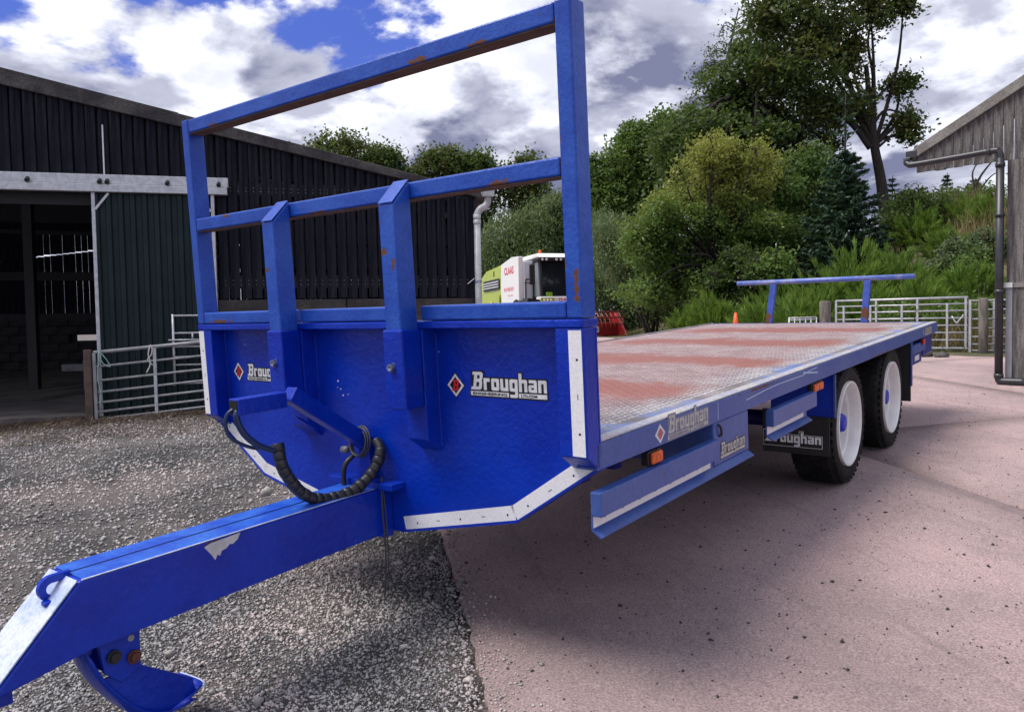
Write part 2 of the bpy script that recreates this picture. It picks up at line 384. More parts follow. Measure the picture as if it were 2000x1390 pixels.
# concrete yard cast in bays with open joints
cy_ = tag(mesh_np('concrete_yard', *rect_grid(np.linspace(-9, -8.9, 2), np.linspace(8, 8.1, 2), lambda X, Y: yard_z(X, Y) - .035), CONC), kind='structure')
def slab(a0, a1, b0, b1, ragged):
    na = max(3, int((a1 - a0) / (.04 if ragged else .3))); nb = max(3, int((b1 - b0) / .3))
    A = np.linspace(a0 + .006, a1 - .006, na); B = np.linspace(b0 + .006, b1 - .006, nb)
    AA, BB = np.meshgrid(A, B)
    if ragged:
        j = np.cumsum(RNG.normal(0, .006, na)); j -= np.linspace(j[0], j[-1], na); j = j * .6 + RNG.normal(0, .007, na) + .012 * np.sin(A * 2.1)
        BB = BB.copy(); BB[0] += j
    X = AA * E1[0] + BB * E2[0]; Y = AA * E1[1] + BB * E2[1]; Z = yard_z(X, Y)
    V = np.stack([X, Y, Z], -1).reshape(-1, 3); i = (np.arange(nb - 1)[:, None] * na + np.arange(na - 1)[None]).ravel()
    F = np.stack([i, i + 1, i + na + 1, i + na], -1)
    ring = np.concatenate([np.arange(na), np.arange(1, nb) * na + na - 1, (nb - 1) * na + np.arange(na - 2, -1, -1), np.arange(nb - 2, 0, -1) * na])
    low = V[ring].copy(); low[:, 2] -= .06; o = len(V); k = len(ring); r = np.arange(k)
    V = np.concatenate([V, low]); F = np.concatenate([F, np.stack([ring, o + r, o + (r + 1) % k, ring[(r + 1) % k]], -1)])
    mesh_np('concrete_slab', V, F, CONC, cy_)
bs = [EDGE, 4.79, 8.25, 11.8, 15.3, 18.8, 22.3, 26]
as_ = [-28, -23.5, -19.5, -15.2, -11, -6.6, -2.16, 2.3, 6.8, 11]
for bi in range(len(bs) - 1):
    for ai in range(len(as_) - 1):
        am, bm = (as_[ai] + as_[ai + 1]) / 2, (bs[bi] + bs[bi + 1]) / 2
        x, y = am * E1[0] + bm * E2[0], am * E1[1] + bm * E2[1]
        if bank_t(x, y) > 2.5 or y < -9 or y > 34 or x > 9 or x < -26: continue
        slab(as_[ai], as_[ai + 1], bs[bi], bs[bi + 1], bi == 0)
# stones
ICO = bmesh.new(); bmesh.ops.create_icosphere(ICO, subdivisions=1, radius=1); IV = np.array([v.co[:] for v in ICO.verts]); IF = np.array([[v.index for v in f.verts] for f in ICO.faces]); ICO.free()
OV = np.array([(1, 0, 0), (-1, 0, 0), (0, 1, 0), (0, -1, 0), (0, 0, 1), (0, 0, -1)], float); OF = np.array([(0, 2, 4), (2, 1, 4), (1, 3, 4), (3, 0, 4), (2, 0, 5), (1, 2, 5), (3, 1, 5), (0, 3, 5)])
def scatter_rocks(name, P, size, bv, bf, m, squash=(.55, .9), parent=None):
    n = len(P); k = len(bv)
    var = bv[None] * (1 + RNG.normal(0, .24, (n, k, 1)).clip(-.5, .6)) + RNG.normal(0, .13, (n, k, 3))
    sc = size[:, None] * np.stack([RNG.uniform(.75, 1.35, n), RNG.uniform(.65, 1.0, n), RNG.uniform(*squash, n)], -1)
    v = var * sc[:, None]
    a = RNG.uniform(0, 2 * np.pi, n); t = RNG.normal(0, .35, n)
    ct, st = np.cos(t)[:, None], np.sin(t)[:, None]; y = v[..., 1] * ct - v[..., 2] * st; z = v[..., 1] * st + v[..., 2] * ct
    ca, sa = np.cos(a)[:, None], np.sin(a)[:, None]
    v = np.stack([v[..., 0] * ca - y * sa, v[..., 0] * sa + y * ca, z], -1) + P[:, None]
    f = bf[None] + (np.arange(n) * k)[:, None, None]
    return mesh_np(name, v.reshape(-1, 3), f.reshape(-1, 3), m, parent)
def fan(n, r0, r1, a0, a1, pw):
    u = RNG.random(n); r = (r0 ** pw + u * (r1 ** pw - r0 ** pw)) ** (1 / pw); a = np.radians(RNG.uniform(a0, a1, n))
    return np.stack([CAM[0] + r * np.sin(a), CAM[1] + r * np.cos(a)], -1), r
def gravel_layer(n, r0, r1, pw, s0, sd, smax, bv, bf):
    xy, r = fan(n, r0, r1, -88, 8, pw); d = xy @ E2; barn_d = (xy - np.array([-7.1476, 2.5085])) @ np.array([-.7956, .6058])
    ok = (d < EDGE - .015 + RNG.normal(0, .015, len(d))) & (barn_d < -.3); xy, r = xy[ok], r[ok]
    size = np.clip(RNG.lognormal(np.log(s0), sd, len(xy)) * (1 + .06 * np.maximum(r - 4, 0)), .003, smax)
    tag(scatter_rocks('gravel', np.column_stack([xy, gravel_h(xy[:, 0], xy[:, 1]) + size * .3]), size, bv, bf, STONE), kind='stuff')
gravel_layer(130000, 1.0, 4.6, 1.5, .0060, .34, .016, OV, OF)
gravel_layer(2600, 1.0, 5.0, 1.5, .0105, .34, .026, IV, IF)
gravel_layer(80000, 4.6, 13.5, 1.1, .0090, .32, .026, OV, OF)
xy, r = fan(6500, 1.5, 12, -50, 5, 1.3); ok = xy @ E2 > EDGE + .01; xy = xy[ok]; s = RNG.lognormal(np.log(.0035), .5, len(xy)); s = np.clip(s, .001, .012)
tag(scatter_rocks('grit', np.column_stack([xy, yard_z(xy[:, 0], xy[:, 1]) + s * .3]), s, OV, OF, mat('dark_grit', (.05, .045, .042), None, rough=.9)), kind='stuff')
xy = np.column_stack([RNG.uniform(-3, 4, 9000)]*2); a_ = RNG.uniform(-4, 4, 9000); b_ = EDGE + np.abs(RNG.normal(0, .10, 9000)); xy = a_[:, None] * E1 + b_[:, None] * E2; s = np.clip(RNG.lognormal(np.log(.0045), .4, 9000), .002, .013); kp = RNG.random(9000) < .35; xy, s = xy[kp], s[kp]
tag(scatter_rocks('spilled_gravel', np.column_stack([xy, yard_z(xy[:, 0], xy[:, 1]) + s * .35]), s, OV, OF, STONE), kind='stuff')
PALE = mat('pale_stone', (.36, .34, .31), (.26, .25, .24), 20, .8, 0, .4, 60)
for (u, v, s, lb) in [(680, 1198, .028, 'pale rounded stone in the gravel below the tow bar'), (1010, 1262, 0.012, ''), (835, 1160, .022, 'flat grey stone in shaded gravel near the concrete edge'), (520, 960, .05, 'pale stone left on the gravel behind the hose'), (330, 1280, .022, 'grey stone in the gravel beside the skid foot'), (505, 1365, .03, 'whitish stone at the bottom of the picture by the skid tip'), (880, 1150, .024, 'brownish stone right against the concrete edge'), (720, 1105, .024, 'rounded stone lying where the gravel is shaded by the front board')]:
    if not lb: continue
    C0, D0 = CAM, FW + RW * (u - 1017) / FPX - UW * (v - 695) / FPX; q = C0 + D0 * (((G0 - C0) @ GN) / (D0 @ GN))
    o = scatter_rocks('stone', np.array([[0, 0, 0]]), np.array([s]), IV, IF, PALE); o.location = (q[0], q[1], gravel_h(q[0], q[1]) + s * .35)
    tag(o, lb, 'stone', 'bigger stones lying on the gravel')

# ------------------------------------------------------------------ bank behind the gates
BANK = mat('bank_soil', (.045, .055, .022), (.11, .085, .045), .9, .95, 0, .8, 12)
V, F = rect_grid(np.arange(-26, 34, .5), np.arange(9, 62, .5), lambda X, Y: gz(X, Y) + .03 + .10 * np.sin(X * 2.1) * np.sin(Y * 1.7 + .6) * sstep(bank_t(X, Y)))
t = bank_t(V[:, 0], V[:, 1]); keep = (t[F] > -1.6).any(1)
V[:, 2] -= .10 * sstep((-t - 1.0) / .5)
F = F[keep]; tag(mesh_np('grass_bank', V, F, BANK, smooth=True), kind='structure')
def blades(name, xy, zf, h, w, m, lean=.45, up=0.0, kind='stuff', parent=None, base=None):
    n = len(xy); a = RNG.uniform(0, 2 * np.pi, n); b = RNG.uniform(0, 2 * np.pi, n); l = np.abs(RNG.normal(0, lean, n))
    p0 = np.column_stack([xy, zf + up]) if base is None else base
    d = np.stack([np.cos(a) * l, np.sin(a) * l, np.ones(n)], -1); d /= np.linalg.norm(d, axis=1)[:, None]
    s = np.stack([np.cos(b), np.sin(b), np.zeros(n)], -1) * (w * RNG.uniform(.6, 1.3, n))[:, None] / 2
    hh = (h * RNG.uniform(.5, 1.3, n))[:, None]
    droop = np.stack([np.cos(a) * l, np.sin(a) * l, -l * .5], -1) * hh * .35
    v = np.stack([p0 - s, p0 + s, p0 + d * hh * .6 + s * .7, p0 + d * hh + droop, p0 + d * hh * .6 - s * .7], 1)
    k = np.arange(n)[:, None] * 5
    f = np.concatenate([k + [[0, 1, 2]], k + [[0, 2, 4]], k + [[4, 2, 3]]])
    return tag(mesh_np(name, v.reshape(-1, 3), f, m, parent), kind=kind)
GRASSM = leafmat('grass_blade', (.026, .050, .010), (.070, .095, .022), (.16, .125, .055), .2)
DRYM = leafmat('dry_grass', (.21, .155, .07), (.33, .25, .13), (.12, .12, .04), .2)
def scat(n, x0, x1, y0, y1, t0, t1):
    xy = np.column_stack([RNG.uniform(x0, x1, n * 3), RNG.uniform(y0, y1, n * 3)]); t = bank_t(xy[:, 0], xy[:, 1]); return xy[(t > t0) & (t < t1)][:n]
xy = scat(34000, -16, 9, 12, 34, -.55, 11); blades('grass', xy, gz(xy[:, 0], xy[:, 1]), .22, .018, GRASSM)
xy = scat(20000, -5, 6, 12.5, 26, .6, 10); m_ = np.sin(xy[:, 0] * 1.7 + xy[:, 1] * .9) + np.sin(xy[:, 0] * .8 - xy[:, 1] * 1.3) > .3; xy = xy[m_]
blades('dry_grass', xy, gz(xy[:, 0], xy[:, 1]), .85, .016, DRYM, .25)
xy = scat(2500, -1.5, 5, 12.2, 16, -.4, 1.2); blades('dry_grass', xy, gz(xy[:, 0], xy[:, 1]), .55, .016, DRYM, .4)
STRAWM = leafmat('straw', (.10, .072, .052), (.34, .25, .18), (.07, .05, .04), 0.0)

# ================================================================== LEFT BARN (local: x along the wall, y into the barn, z up)
BARN = empty('timber_barn', (-7.14757845, 2.50853092, -.75408109), 'long dark stained timber barn with sliding door beside the yard', 'barn', rot=(0, 0, math.atan2(.79561577, .60580157)))
WOOD = mat('black_stained_board', (.006, .007, .013), (.019, .020, .029), 2.5, .85, 0, .5, 14, stretch=(9, 9, .7), fine=.5, spec=.12)
WOOD2 = mat('greyed_stained_board', (.009, .010, .016), (.034, .035, .044), 2.2, .85, 0, .5, 14, stretch=(9, 9, .6), fine=.6, lo=.4, hi=.75, spec=.12)
FIBRE = mat('weathered_fibre_cement', (.030, .028, .032), (.085, .078, .076), 3, .9, 0, .4, 30, fine=.6)
DARKC = mat('dark_concrete_panel', (.030, .027, .027), (.06, .053, .050), 3, .9, 0, .4, 30, fine=.5)
SHADE = mat('light_baffle_dark', (.02, .02, .024), None, rough=.7)
def vz(x): return 4.25 - .2056 * x
rr = random.Random(3)
px_ = -3.2; unit_plank = {}
for k in range(5):
    b = MB().box((-.5, -.5, 0), (.5, .5, 1)); me = None
k = 0
me_ = []
for q in range(3):
    mb = MB(); mb.box((-.064 + .002 * q, -.011, 0), (.064, .011, 1.0), .0)
    o = mb.build('plank', [WOOD, WOOD2, WOOD][q]); me_.append(o.data); bpy.data.objects.remove(o)
while px_ < 5.40:
    z0 = 3.05 if px_ < 1.62 else 1.60
    z1 = vz(px_) + .06
    gap_hi = rr.random() < .18
    o = bpy.data.objects.new('plank', me_[rr.randrange(3)]); link(o, BARN)
    o.location = (px_ + rr.uniform(-.005, .005), -.012 + rr.uniform(-.006, .004), z0 + rr.uniform(-.01, .01)); o.scale = (1 + rr.uniform(-.03, .05), 1, z1 - z0); o.rotation_euler = (0, rr.uniform(-.004, .004), 0)
    px_ += .1485
# horizontal rails behind the planks (they stop the light between them)
b = MB()
for z in (1.84, 3.16): b.box((1.7 if z < 2 else -3.2, .002, z - .09), (5.38, .07, z + .09))
for z in (2.2, 2.55): b.box((1.7, .075, z - .16), (5.38, .09, z + .16))
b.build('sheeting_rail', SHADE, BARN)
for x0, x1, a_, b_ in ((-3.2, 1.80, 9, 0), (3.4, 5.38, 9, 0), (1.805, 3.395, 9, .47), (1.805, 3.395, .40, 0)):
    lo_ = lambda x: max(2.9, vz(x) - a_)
    MB().prism([(x0, lo_(x0)), (x1, lo_(x1)), (x1, vz(x1) - b_), (x0, vz(x0) - b_)], 'y', .1, .115).build('light_baffle', SHADE, BARN)  # added dark sheets; the open band between them shapes the bright spots
for x0, x1, dz in ((-3.4, 1.18, 0), (1.15, 3.55, -.012), (3.52, 5.62, -.02)):
    zt = lambda x: 4.435 - .2221 * x + dz
    zb = lambda x: vz(x) - .02
    MB().prism([(x0, zb(x0)), (x1, zb(x1)), (x1, zt(x1)), (x0, zt(x0))], 'y', -.075 + dz, -.03, .008).build('verge_board', FIBRE, BARN)
zt = lambda x: 4.42 - .2221 * x
b = MB(); sx = 5.62
n = 90
pts = [(-12 + (17.62) * i / n, 4.42 - .2221 * (-12 + 17.62 * i / n) + .02 * math.sin(i * 2.1)) for i in range(n + 1)]
for x0, x1, y0, y1 in ((-12, 5.62, -.028, .8), (-12, 1.85, .8, 2.8), (3.4, 5.62, .8, 2.8), (-12, 5.62, 2.8, 11.2)):
    MB().prism([(x0, zt(x0) - .03), (x1, zt(x1) - .03), (x1, zt(x1)), (x0, zt(x0))], 'y', y0, y1).build('roof_sheet', FIBRE, BARN)
SKYL = bpy.data.materials.new('clear_sheet'); SKYL.use_nodes = True; SKYL.node_tree.nodes.clear(); N_ = NT(SKYL.node_tree)
mx_ = N_.n('ShaderNodeMixShader', i_0=.75); N_.link(N_.n('ShaderNodeBsdfDiffuse', i_Color=(.7, .72, .72, 1)).outputs[0], mx_.inputs[1]); N_.link(N_.n('ShaderNodeBsdfTransparent').outputs[0], mx_.inputs[2]); N_.link(mx_.outputs[0], N_.n('ShaderNodeOutputMaterial').inputs[0])
MB().prism([(1.852, zt(1.85) - .02), (3.398, zt(3.4) - .02), (3.398, zt(3.4) - .016), (1.852, zt(1.85) - .016)], 'y', .802, 2.798).build('roof_skylight', SKYL, BARN)
for x0, x1 in ((1.62, 3.38), (3.395, 5.30)): MB().box((x0, -.02, .0), (x1, .12, 1.585), .008).build('plinth_panel', DARKC, BARN)
boxo('plinth_panel', (1.62, -.018, -.3), (5.30, .118, -.004), DARKC, BARN)
b = MB()
for x in (5.34,): b.box((x - .04, .0, -.3), (x + .04, .12, 3.15))
b.box((3.42, .125, -.2), (3.55, .3, 3.55)); b.build('steel_column', SHADE, BARN)
# side wall facing right and the floor, back and far walls inside
b = MB(); b.box((5.29, .13, -.3), (5.33, 11, 3.12)); b.build('side_wall', WOOD, BARN)
boxo('end_wall', (-12.1, 0, -.3), (-12, 11, 7.0), WOOD, BARN)
boxo('barn_floor', (-12, -.02, -.3), (5.28, 11, .03), mat('barn_floor_concrete', (.06, .052, .05), (.12, .105, .10), 2, .95, 0, .3), BARN)
# far wall: block base with a window, gapped boards above, a strip of open eave
BLK = mat('concrete_block', (.022, .021, .024), (.045, .042, .044), 5, .95, 0, .4)
blk = MB().box((-.218, -.1, -.105), (.218, .1, .105), .006, seg=1).build('block', BLK); bm_ = blk.data; bpy.data.objects.remove(blk)
for row in range(7):
    for c in range(26):
        x = -10.6 + c * .446 + (row % 2) * .22; z = .12 + row * .221
        if -3.1 < x < -1.75 and .95 < z < 1.1: continue
        o = bpy.data.objects.new('block', bm_); link(o, BARN); o.location = (x, 10.6 + rr.uniform(-.006, .006), z)
me2 = MB().box((-.07, -.012, 0), (.07, .012, 1)).build('plank', WOOD); m2 = me2.data; bpy.data.objects.remove(me2)
x = -10.9
while x < 5.2:
    slit = rr.choice((.001, .003, .005, .008)) if x < 1.2 else .001
    o = bpy.data.objects.new('plank', m2); link(o, BARN); o.location = (x, 10.7, 1.58); ztop = 3.62 + .13 * x; o.scale = (1, 1, max(1.0, ztop - 1.58))
    if x < 1.3:
        o = bpy.data.objects.new('plank', m2); link(o, BARN); zb_ = ztop + (.028 if int((x + 11) / .7) % 3 else -.05) + rr.uniform(-.01, .01); o.location = (x, 10.7, zb_); o.scale = (1, 1, 4.0 - zb_)
    x += .14 + slit
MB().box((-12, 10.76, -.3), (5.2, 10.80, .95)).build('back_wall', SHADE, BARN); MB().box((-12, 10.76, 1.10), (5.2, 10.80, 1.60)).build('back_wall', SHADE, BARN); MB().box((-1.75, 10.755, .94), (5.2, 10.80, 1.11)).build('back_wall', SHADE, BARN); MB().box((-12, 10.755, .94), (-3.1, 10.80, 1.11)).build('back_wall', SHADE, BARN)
b = MB(); b.box((-11, 10.5, 2.5), (5.2, 10.62, 2.72)); b.box((-11, 10.5, 1.5), (5.2, 10.62, 1.66)); b.build('sheeting_rail', SHADE, BARN)
MB().prism([(-12, 3.95), (5.25, 3.62), (5.25, 3.2), (1.25, 3.2), (1.25, 3.6), (-12, 3.86)], 'y', 10.66, 10.69).build('gable_sheet', SHADE, BARN)
MB().prism([(-12, 4.25), (5.25, 3.72), (5.25, 3.25), (-12, 7.05)], 'y', 10.72, 10.75).build('gable_sheet', SHADE, BARN)
b = MB()
for x in (-7.5, -2.4): b.box((x - .08, 5.2, 0), (x + .08, 5.4, vz(x)))
for y in (2.5, 5.0, 7.5): b.prism([(-12, vz(-12) - .22), (5.2, vz(5.2) - .22), (5.2, vz(5.2) - .02), (-12, vz(-12) - .02)], 'y', y, y + .1)
b.build('roof_truss', SHADE, BARN)
# track, sliding door, corner pipe
b = MB(); b.box((-3.4, -.13, 3.155), (1.80, -.04, 3.285), .006); b.build('door_track', STEEL, BARN)
boxo('track_cover', (-3.4, -.145, 3.05), (1.785, -.05, 3.152), STEEL, BARN, .006)
for x in (-.68, .18, .27, 1.02, 1.68):
    MB().tube([(x, -.175, 3.17), (x, -.12, 3.21)], .028, 8).build('track_bolt', SHADE, BARN)
GREEN = mat('dark_green_sheet', (.004, .014, .016), (.008, .021, .024), 3, .5, 0, .08, 20, fine=.15, spec=.25)
pr = []
for i in range(11):
    x = .10 + i * .15
    for dx, y in ((0, -.082), (.035, -.082), (.05, -.052), (.115, -.052), (.13, -.082)):
        if x + dx < 1.56: pr.append((x + dx, y))
pr = [(a, c) for a, c in pr]
MB().prism(pr + [(a, c + .004) for a, c in reversed(pr)], 'z', .02, 3.04).build('door_sheet', GREEN, BARN)
boxo('door_frame', (.055, -.095, .0), (.100, -.03, 3.05), STEEL, BARN, .004)
boxo('door_frame', (1.562, -.095, .0), (1.607, -.03, 3.05), STEEL, BARN, .004)
b = MB(); b.bar((.10, -.09, 2.82), (.27, -.09, 3.04), .02, .03); b.build('door_brace', STEEL, BARN)
b = MB(); b.bar((1.562, -.09, 2.82), (1.40, -.09, 3.04), .02, .03); b.build('door_brace', STEEL, BARN)
boxo('sky_gap_strip', (.205, -.034, 3.30), (.222, -.024, 3.97), DWHITE, BARN)  # white strip standing in for bright sky seen through a board gap
b = MB()
for i in range(36):
    for z in (1.80, 1.86, 3.12, 3.17):
        x = 1.72 + i * .1485 / 1.45
        if x < 5.3: b.lathe([(0, .0001), (0, .0055), (.004, .0055)], (x, -.03, z), 'y', 6)
tag(b.build('nail', BOLT, BARN), kind='stuff')
PIPE = mat('grey_plastic_pipe', (.30, .31, .33), (.42, .43, .45), 8, .4, 0, .0)
dp = smooth_path([(5.36, -.10, -.35), (5.36, -.10, 1.5), (5.36, -.10, 2.62)], 2)
b = MB().tube([(5.36, -.10, -.3), (5.36, -.10, 2.80)], .052, 14); b.build('downpipe', PIPE, BARN)
MB().tube(smooth_path([(5.36, -.10, 2.78), (5.365, -.10, 2.86), (5.42, -.10, 2.94), (5.49, -.10, 2.98), (5.53, -.10, 3.05), (5.53, -.10, 3.17)], 5), .054, 14).build('swan_neck', PIPE, BARN)
for z in (2.74, 2.82): MB().lathe([(-.03, .06), (.03, .06), (.03, .05)], (5.36, -.10, z), 'z', 16).build('pipe_collar', PIPE, BARN)
MB().prism([(5.45, 3.12), (5.61, 3.12), (5.63, 3.24), (5.41, 3.24)], 'y', -.19, 0).build('hopper', PIPE, BARN)
MB().lathe([(-.015, .058), (.015, .058)], (5.36, -.10, 1.83), 'z', 14).build('pipe_clip', BOLT, BARN)
MB().bar((5.20, -.08, 1.80), (5.30, -.09, 1.88), .03, .012).build('pipe_clip', DWHITE, BARN)
def tobarn(x, y, z):
    c, s = .60580157, .79561577
    return (-7.14757845 + x * c - y * s, 2.50853092 + x * s + y * c, -.75408109 + z)
BROT = (0, 0, math.atan2(.79561577, .60580157))
# gate across the doorway
g = empty('field_gate', tobarn(.0, -.25, 0), 'tubular steel field gate standing across the green sliding barn door', 'gate', rot=BROT)
for z in (.89, .70, .51, .355, .215, .09, -.01):
    r_ = .026 if z > .8 else .017
    MB().tube([(.05, 0, z), (2.9, 0, z + .083 * 2.85)], r_, 10).build('rail', GALVD, g)
for x in (.055, .80, 1.75, 2.86): boxo('upright', (x - .02, -.022, -.03 + .083 * x), (x + .02, .022, .88 + .083 * x), STEEL if x == .80 else GALVD, g, .003)
p = MB().box((-.045, -.045, -.2), (.045, .045, .93), .008).build('gate_post', mat('rusty_brown_post', (.07, .05, .042), (.12, .08, .06), 9, .9, 0, .3)); p.location = tobarn(-.02, -.25, 0); p.rotation_euler = BROT
tag(p, 'rusty brown post at the open end of the field gate', 'post')
g = empty('hurdle', tobarn(1.03, -.17, 0), 'light galvanised sheep hurdle leaning on the barn door behind the field gate', 'hurdle', rot=BROT)
for z in (1.37, 1.13, .94, .80, .69, .43): MB().tube([(0, 0, z), (1.9, 0, z)], .013, 8).build('rail', STEEL, g)
for x in (0, .95, 1.9): MB().tube([(x, 0, .36 if x else .40), (x, 0, 1.39)], .016, 8).build('upright', STEEL, g)
MB().tube([(-.06, -.03, 1.035), (.42, -.03, 1.035)], .011, 8).build('latch_rod', STEEL, g)
MB().tube([(.25, -.03, 1.02), (.25, -.03, 1.12)], .011, 8).build('latch_rod', STEEL, g)
TW = mat('pale_green_twine', (.25, .42, .38), None, rough=.8); TWW = mat('white_twine', (.55, .53, .5), None, rough=.8)
tw = MB().tube(smooth_path([(.13, -.29, .95), (.12, -.30, .80), (.10, -.30, .55), (.13, -.30, .35), (.11, -.30, .15)], 5), .007, 5)
tw.tube(smooth_path([(.12, -.3, .9), (.17, -.31, .75), (.26, -.31, .70), (.2, -.31, .82), (.13, -.3, .9)], 5), .006, 5)
o = tw.build('baler_twine', TW); o.location = BARN.location; o.rotation_euler = BROT; tag(o, 'pale green twine knotted on the top rail next to the gate post', 'twine', 'twine tied to the field gate')
tw = MB().tube(smooth_path([(.76, -.29, .98), (.73, -.30, .86), (.75, -.30, .72), (.70, -.30, .60)], 5), .009, 5)
tw.tube(smooth_path([(.78, -.29, .97), (.77, -.30, .85), (.72, -.30, .78), (.78, -.3, .7)], 5), .008, 5)
o = tw.build('baler_twine', TWW); o.location = BARN.location; o.rotation_euler = BROT; tag(o, 'whitish twine hanging from the middle upright of the field gate', 'twine', 'twine tied to the field gate')
# dim implement frame inside the doorway
im = empty('farm_implement', tobarn(-.6, 4.2, .03), 'dim steel implement frame parked inside the open barn doorway', 'implement', rot=BROT)
DIM = mat('dull_grey_paint', (.16, .16, .17), (.10, .10, .10), 6, .6)
boxo('beam', (-1.0, -.05, .42), (.45, .05, .55), DIM, im, .006)
for x in (-.6, .25): boxo('leg', (x - .05, -.04, .0), (x + .05, .04, .62), DIM, im, .006)
MB().tube(smooth_path([(-.35, -.1, .5), (-.1, -.15, .35), (.05, -.15, .28), (.3, -.1, .42)], 5), .012, 6).build('cable', DIM, im)
boxo('hopper', (-.15, .2, .6), (.5, .9, 1.15), mat('grey_hopper', (.07, .075, .08), None, rough=.5), im, .02)
# straw and muck along the barn foot
n = 26000; lx = RNG.uniform(-3.5, 3, n); ly = -np.abs(RNG.normal(0, .45, n)) - .0 ; ly[: n // 4] = RNG.uniform(-2.0, .6, n // 4)
c, s = .60580157, .79561577; X = -7.14757845 + lx * c - ly * s; Y = 2.50853092 + lx * s + ly * c
hz = gravel_h(X, Y) + .012 + .02 * RNG.random(n)
a = RNG.uniform(0, np.pi, n); L = RNG.uniform(.03, .11, n); dx = np.stack([np.cos(a) * L, np.sin(a) * L, RNG.normal(0, .15, n) * L], -1); w_ = np.stack([-np.sin(a), np.cos(a), np.zeros(n)], -1) * .004
p0 = np.stack([X, Y, hz], -1); v = np.stack([p0 - w_, p0 + w_, p0 + dx + w_, p0 + dx - w_], 1)
tag(mesh_np('straw_litter', v.reshape(-1, 3), np.arange(n * 4).reshape(-1, 4), STRAWM), kind='stuff')

# ================================================================== RIGHT SHED (local: x along the gable away to the left, y towards the yard, z up)
SH = empty('timber_shed', (2.77, 9.17, -.44), 'pale weathered board gable of an open shed with black downpipe', 'shed', rot=(0, 0, math.atan2(.134, -.991)))
GREYW = mat('silvered_board', (.085, .080, .080), (.24, .225, .215), 2.2, .85, 0, .5, 16, stretch=(9, 9, .7), fine=.7, spec=.2)
GREYF = mat('grey_fibre_verge', (.16, .15, .14), (.24, .23, .215), 4, .9, 0, .3, fine=.4)
PVC = mat('dark_plastic_pipe', (.022, .023, .030), (.032, .033, .040), 8, .38)
def sz(x): return 3.585 - .535 * (x + .09)
x = .955
mes = []
for q in range(2):
    o = MB().box((-.052, -.01, 0), (.052, .01, 1), .0).build('board', GREYW); mes.append(o.data); bpy.data.objects.remove(o)
while x > -2.0:
    o = bpy.data.objects.new('board', mes[rr.randrange(2)]); link(o, SH); z0 = 2.79 + rr.uniform(-.008, .008)
    o.location = (x, rr.uniform(-.004, .004), z0); o.scale = (1, 1, sz(x) + .03 - z0); o.rotation_euler = (0, rr.uniform(-.004, .004), 0); x -= .113
MB().prism([(1.03, sz(1.03) - .01), (1.03, sz(1.03) + .13), (-2.2, sz(-2.2) + .13), (-2.2, sz(-2.2) - .01)], 'y', .02, .06, .006).build('verge_board', GREYF, SH)
MB().prism([(1.06, sz(1.06) + .09), (1.06, sz(1.06) + .13), (-2.2, sz(-2.2) + .13), (-2.2, sz(-2.2) + .09)], 'y', -1.2, .018).build('roof', GREYF, SH)
MB().box((.99, -1.2, 2.985), (1.13, .07, 3.09), .01).build('gutter', PVC, SH)
MB().box((1.06, .0, 2.96), (1.15, .10, 3.0), .01).build('gutter_outlet', PVC, SH)
pp = smooth_path([(1.10, .10, 2.97), (1.105, .10, 2.93), (1.07, .11, 2.90), (1.0, .12, 2.885), (.5, .125, 2.895), (.08, .13, 2.905), (.02, .13, 2.89), (-.002, .13, 2.83), (-.002, .13, 2.75)], 6)
MB().tube(pp, .040, 14).build('downpipe', PVC, SH)
MB().tube([(-.002, .13, 2.8), (-.002, .13, .06)], .047, 14).build('downpipe', PVC, SH)
MB().tube(smooth_path([(-.002, .13, .10), (-.01, .13, .05), (-.05, .13, .03), (-.3, .13, .03)], 5), .05, 12).build('pipe_shoe', PVC, SH)
for z in (.10, 1.15, 2.1, 2.72): MB().lathe([(-.025, .047), (-.025, .055), (.025, .055), (.025, .047)], (-.002, .13, z), 'z', 16).build('pipe_collar', PVC, SH)
MB().lathe([(-.02, .04), (-.02, .048), (.02, .048), (.02, .04)], (.12, .13, 2.903), 'x', 16).build('pipe_collar', PVC, SH)
boxo('wall', (-2.2, -.03, .0), (-.125, .04, 1.2), GREYW, SH); boxo('corner_panel', (-.125, -.03, .0), (-.055, .06, 1.2), mat('pale_wall_panel', (.30, .31, .34), (.24, .24, .27), 3, .6), SH)
boxo('wall', (-2.2, -.03, 1.26), (-.06, .04, 2.78), GREYW, SH); boxo('sill', (-.13, -.05, 1.2), (-.03, .08, 1.26), DWHITE, SH); boxo('wall_rail', (-2.2, -.05, 1.2), (-.1305, .06, 1.26), GREYF, SH)
boxo('wall_return', (-.06, -.2, 0), (-.058, -.035, 2.78), GREYW, SH)

# ================================================================== GATES BEHIND THE YARD
def yard_pt(x, y): return (x, y, float(gz(x, y)))
POSTW = mat('weathered_post', (.10, .09, .08), (.20, .18, .16), 3, .9, 0, .5, 20, stretch=(6, 6, 1), fine=.5)
gA = Vector((-.36, 13.28, -.20)); gB = Vector((1.86, 13.28, -.20))
g = empty('yard_gate', gA, 'wide galvanised tubular gate between wooden posts behind the trailer', 'gate')
for z in (.95, .84, .72, .59, .46, .33, .20, .05): MB().tube([(0, 0, z), (2.22, 0, z - .005)], .021 if z in (.95, .05) else .014, 8).build('rail', STEEL, g)
for x in (.0, .14, .62, .72, 1.16, 1.42, 1.90, 2.19): MB().box((x - .018, -.02, .03), (x + .018, .02, .96 if x in (0, 2.19, .72, 1.42) else .84), .003).build('upright', STEEL, g)
MB().tube(smooth_path([(1.98, -.04, .62), (2.05, -.06, .50), (2.10, -.06, .55), (2.16, -.04, .64)], 4), .012, 6).build('latch_chain', STEEL, g)
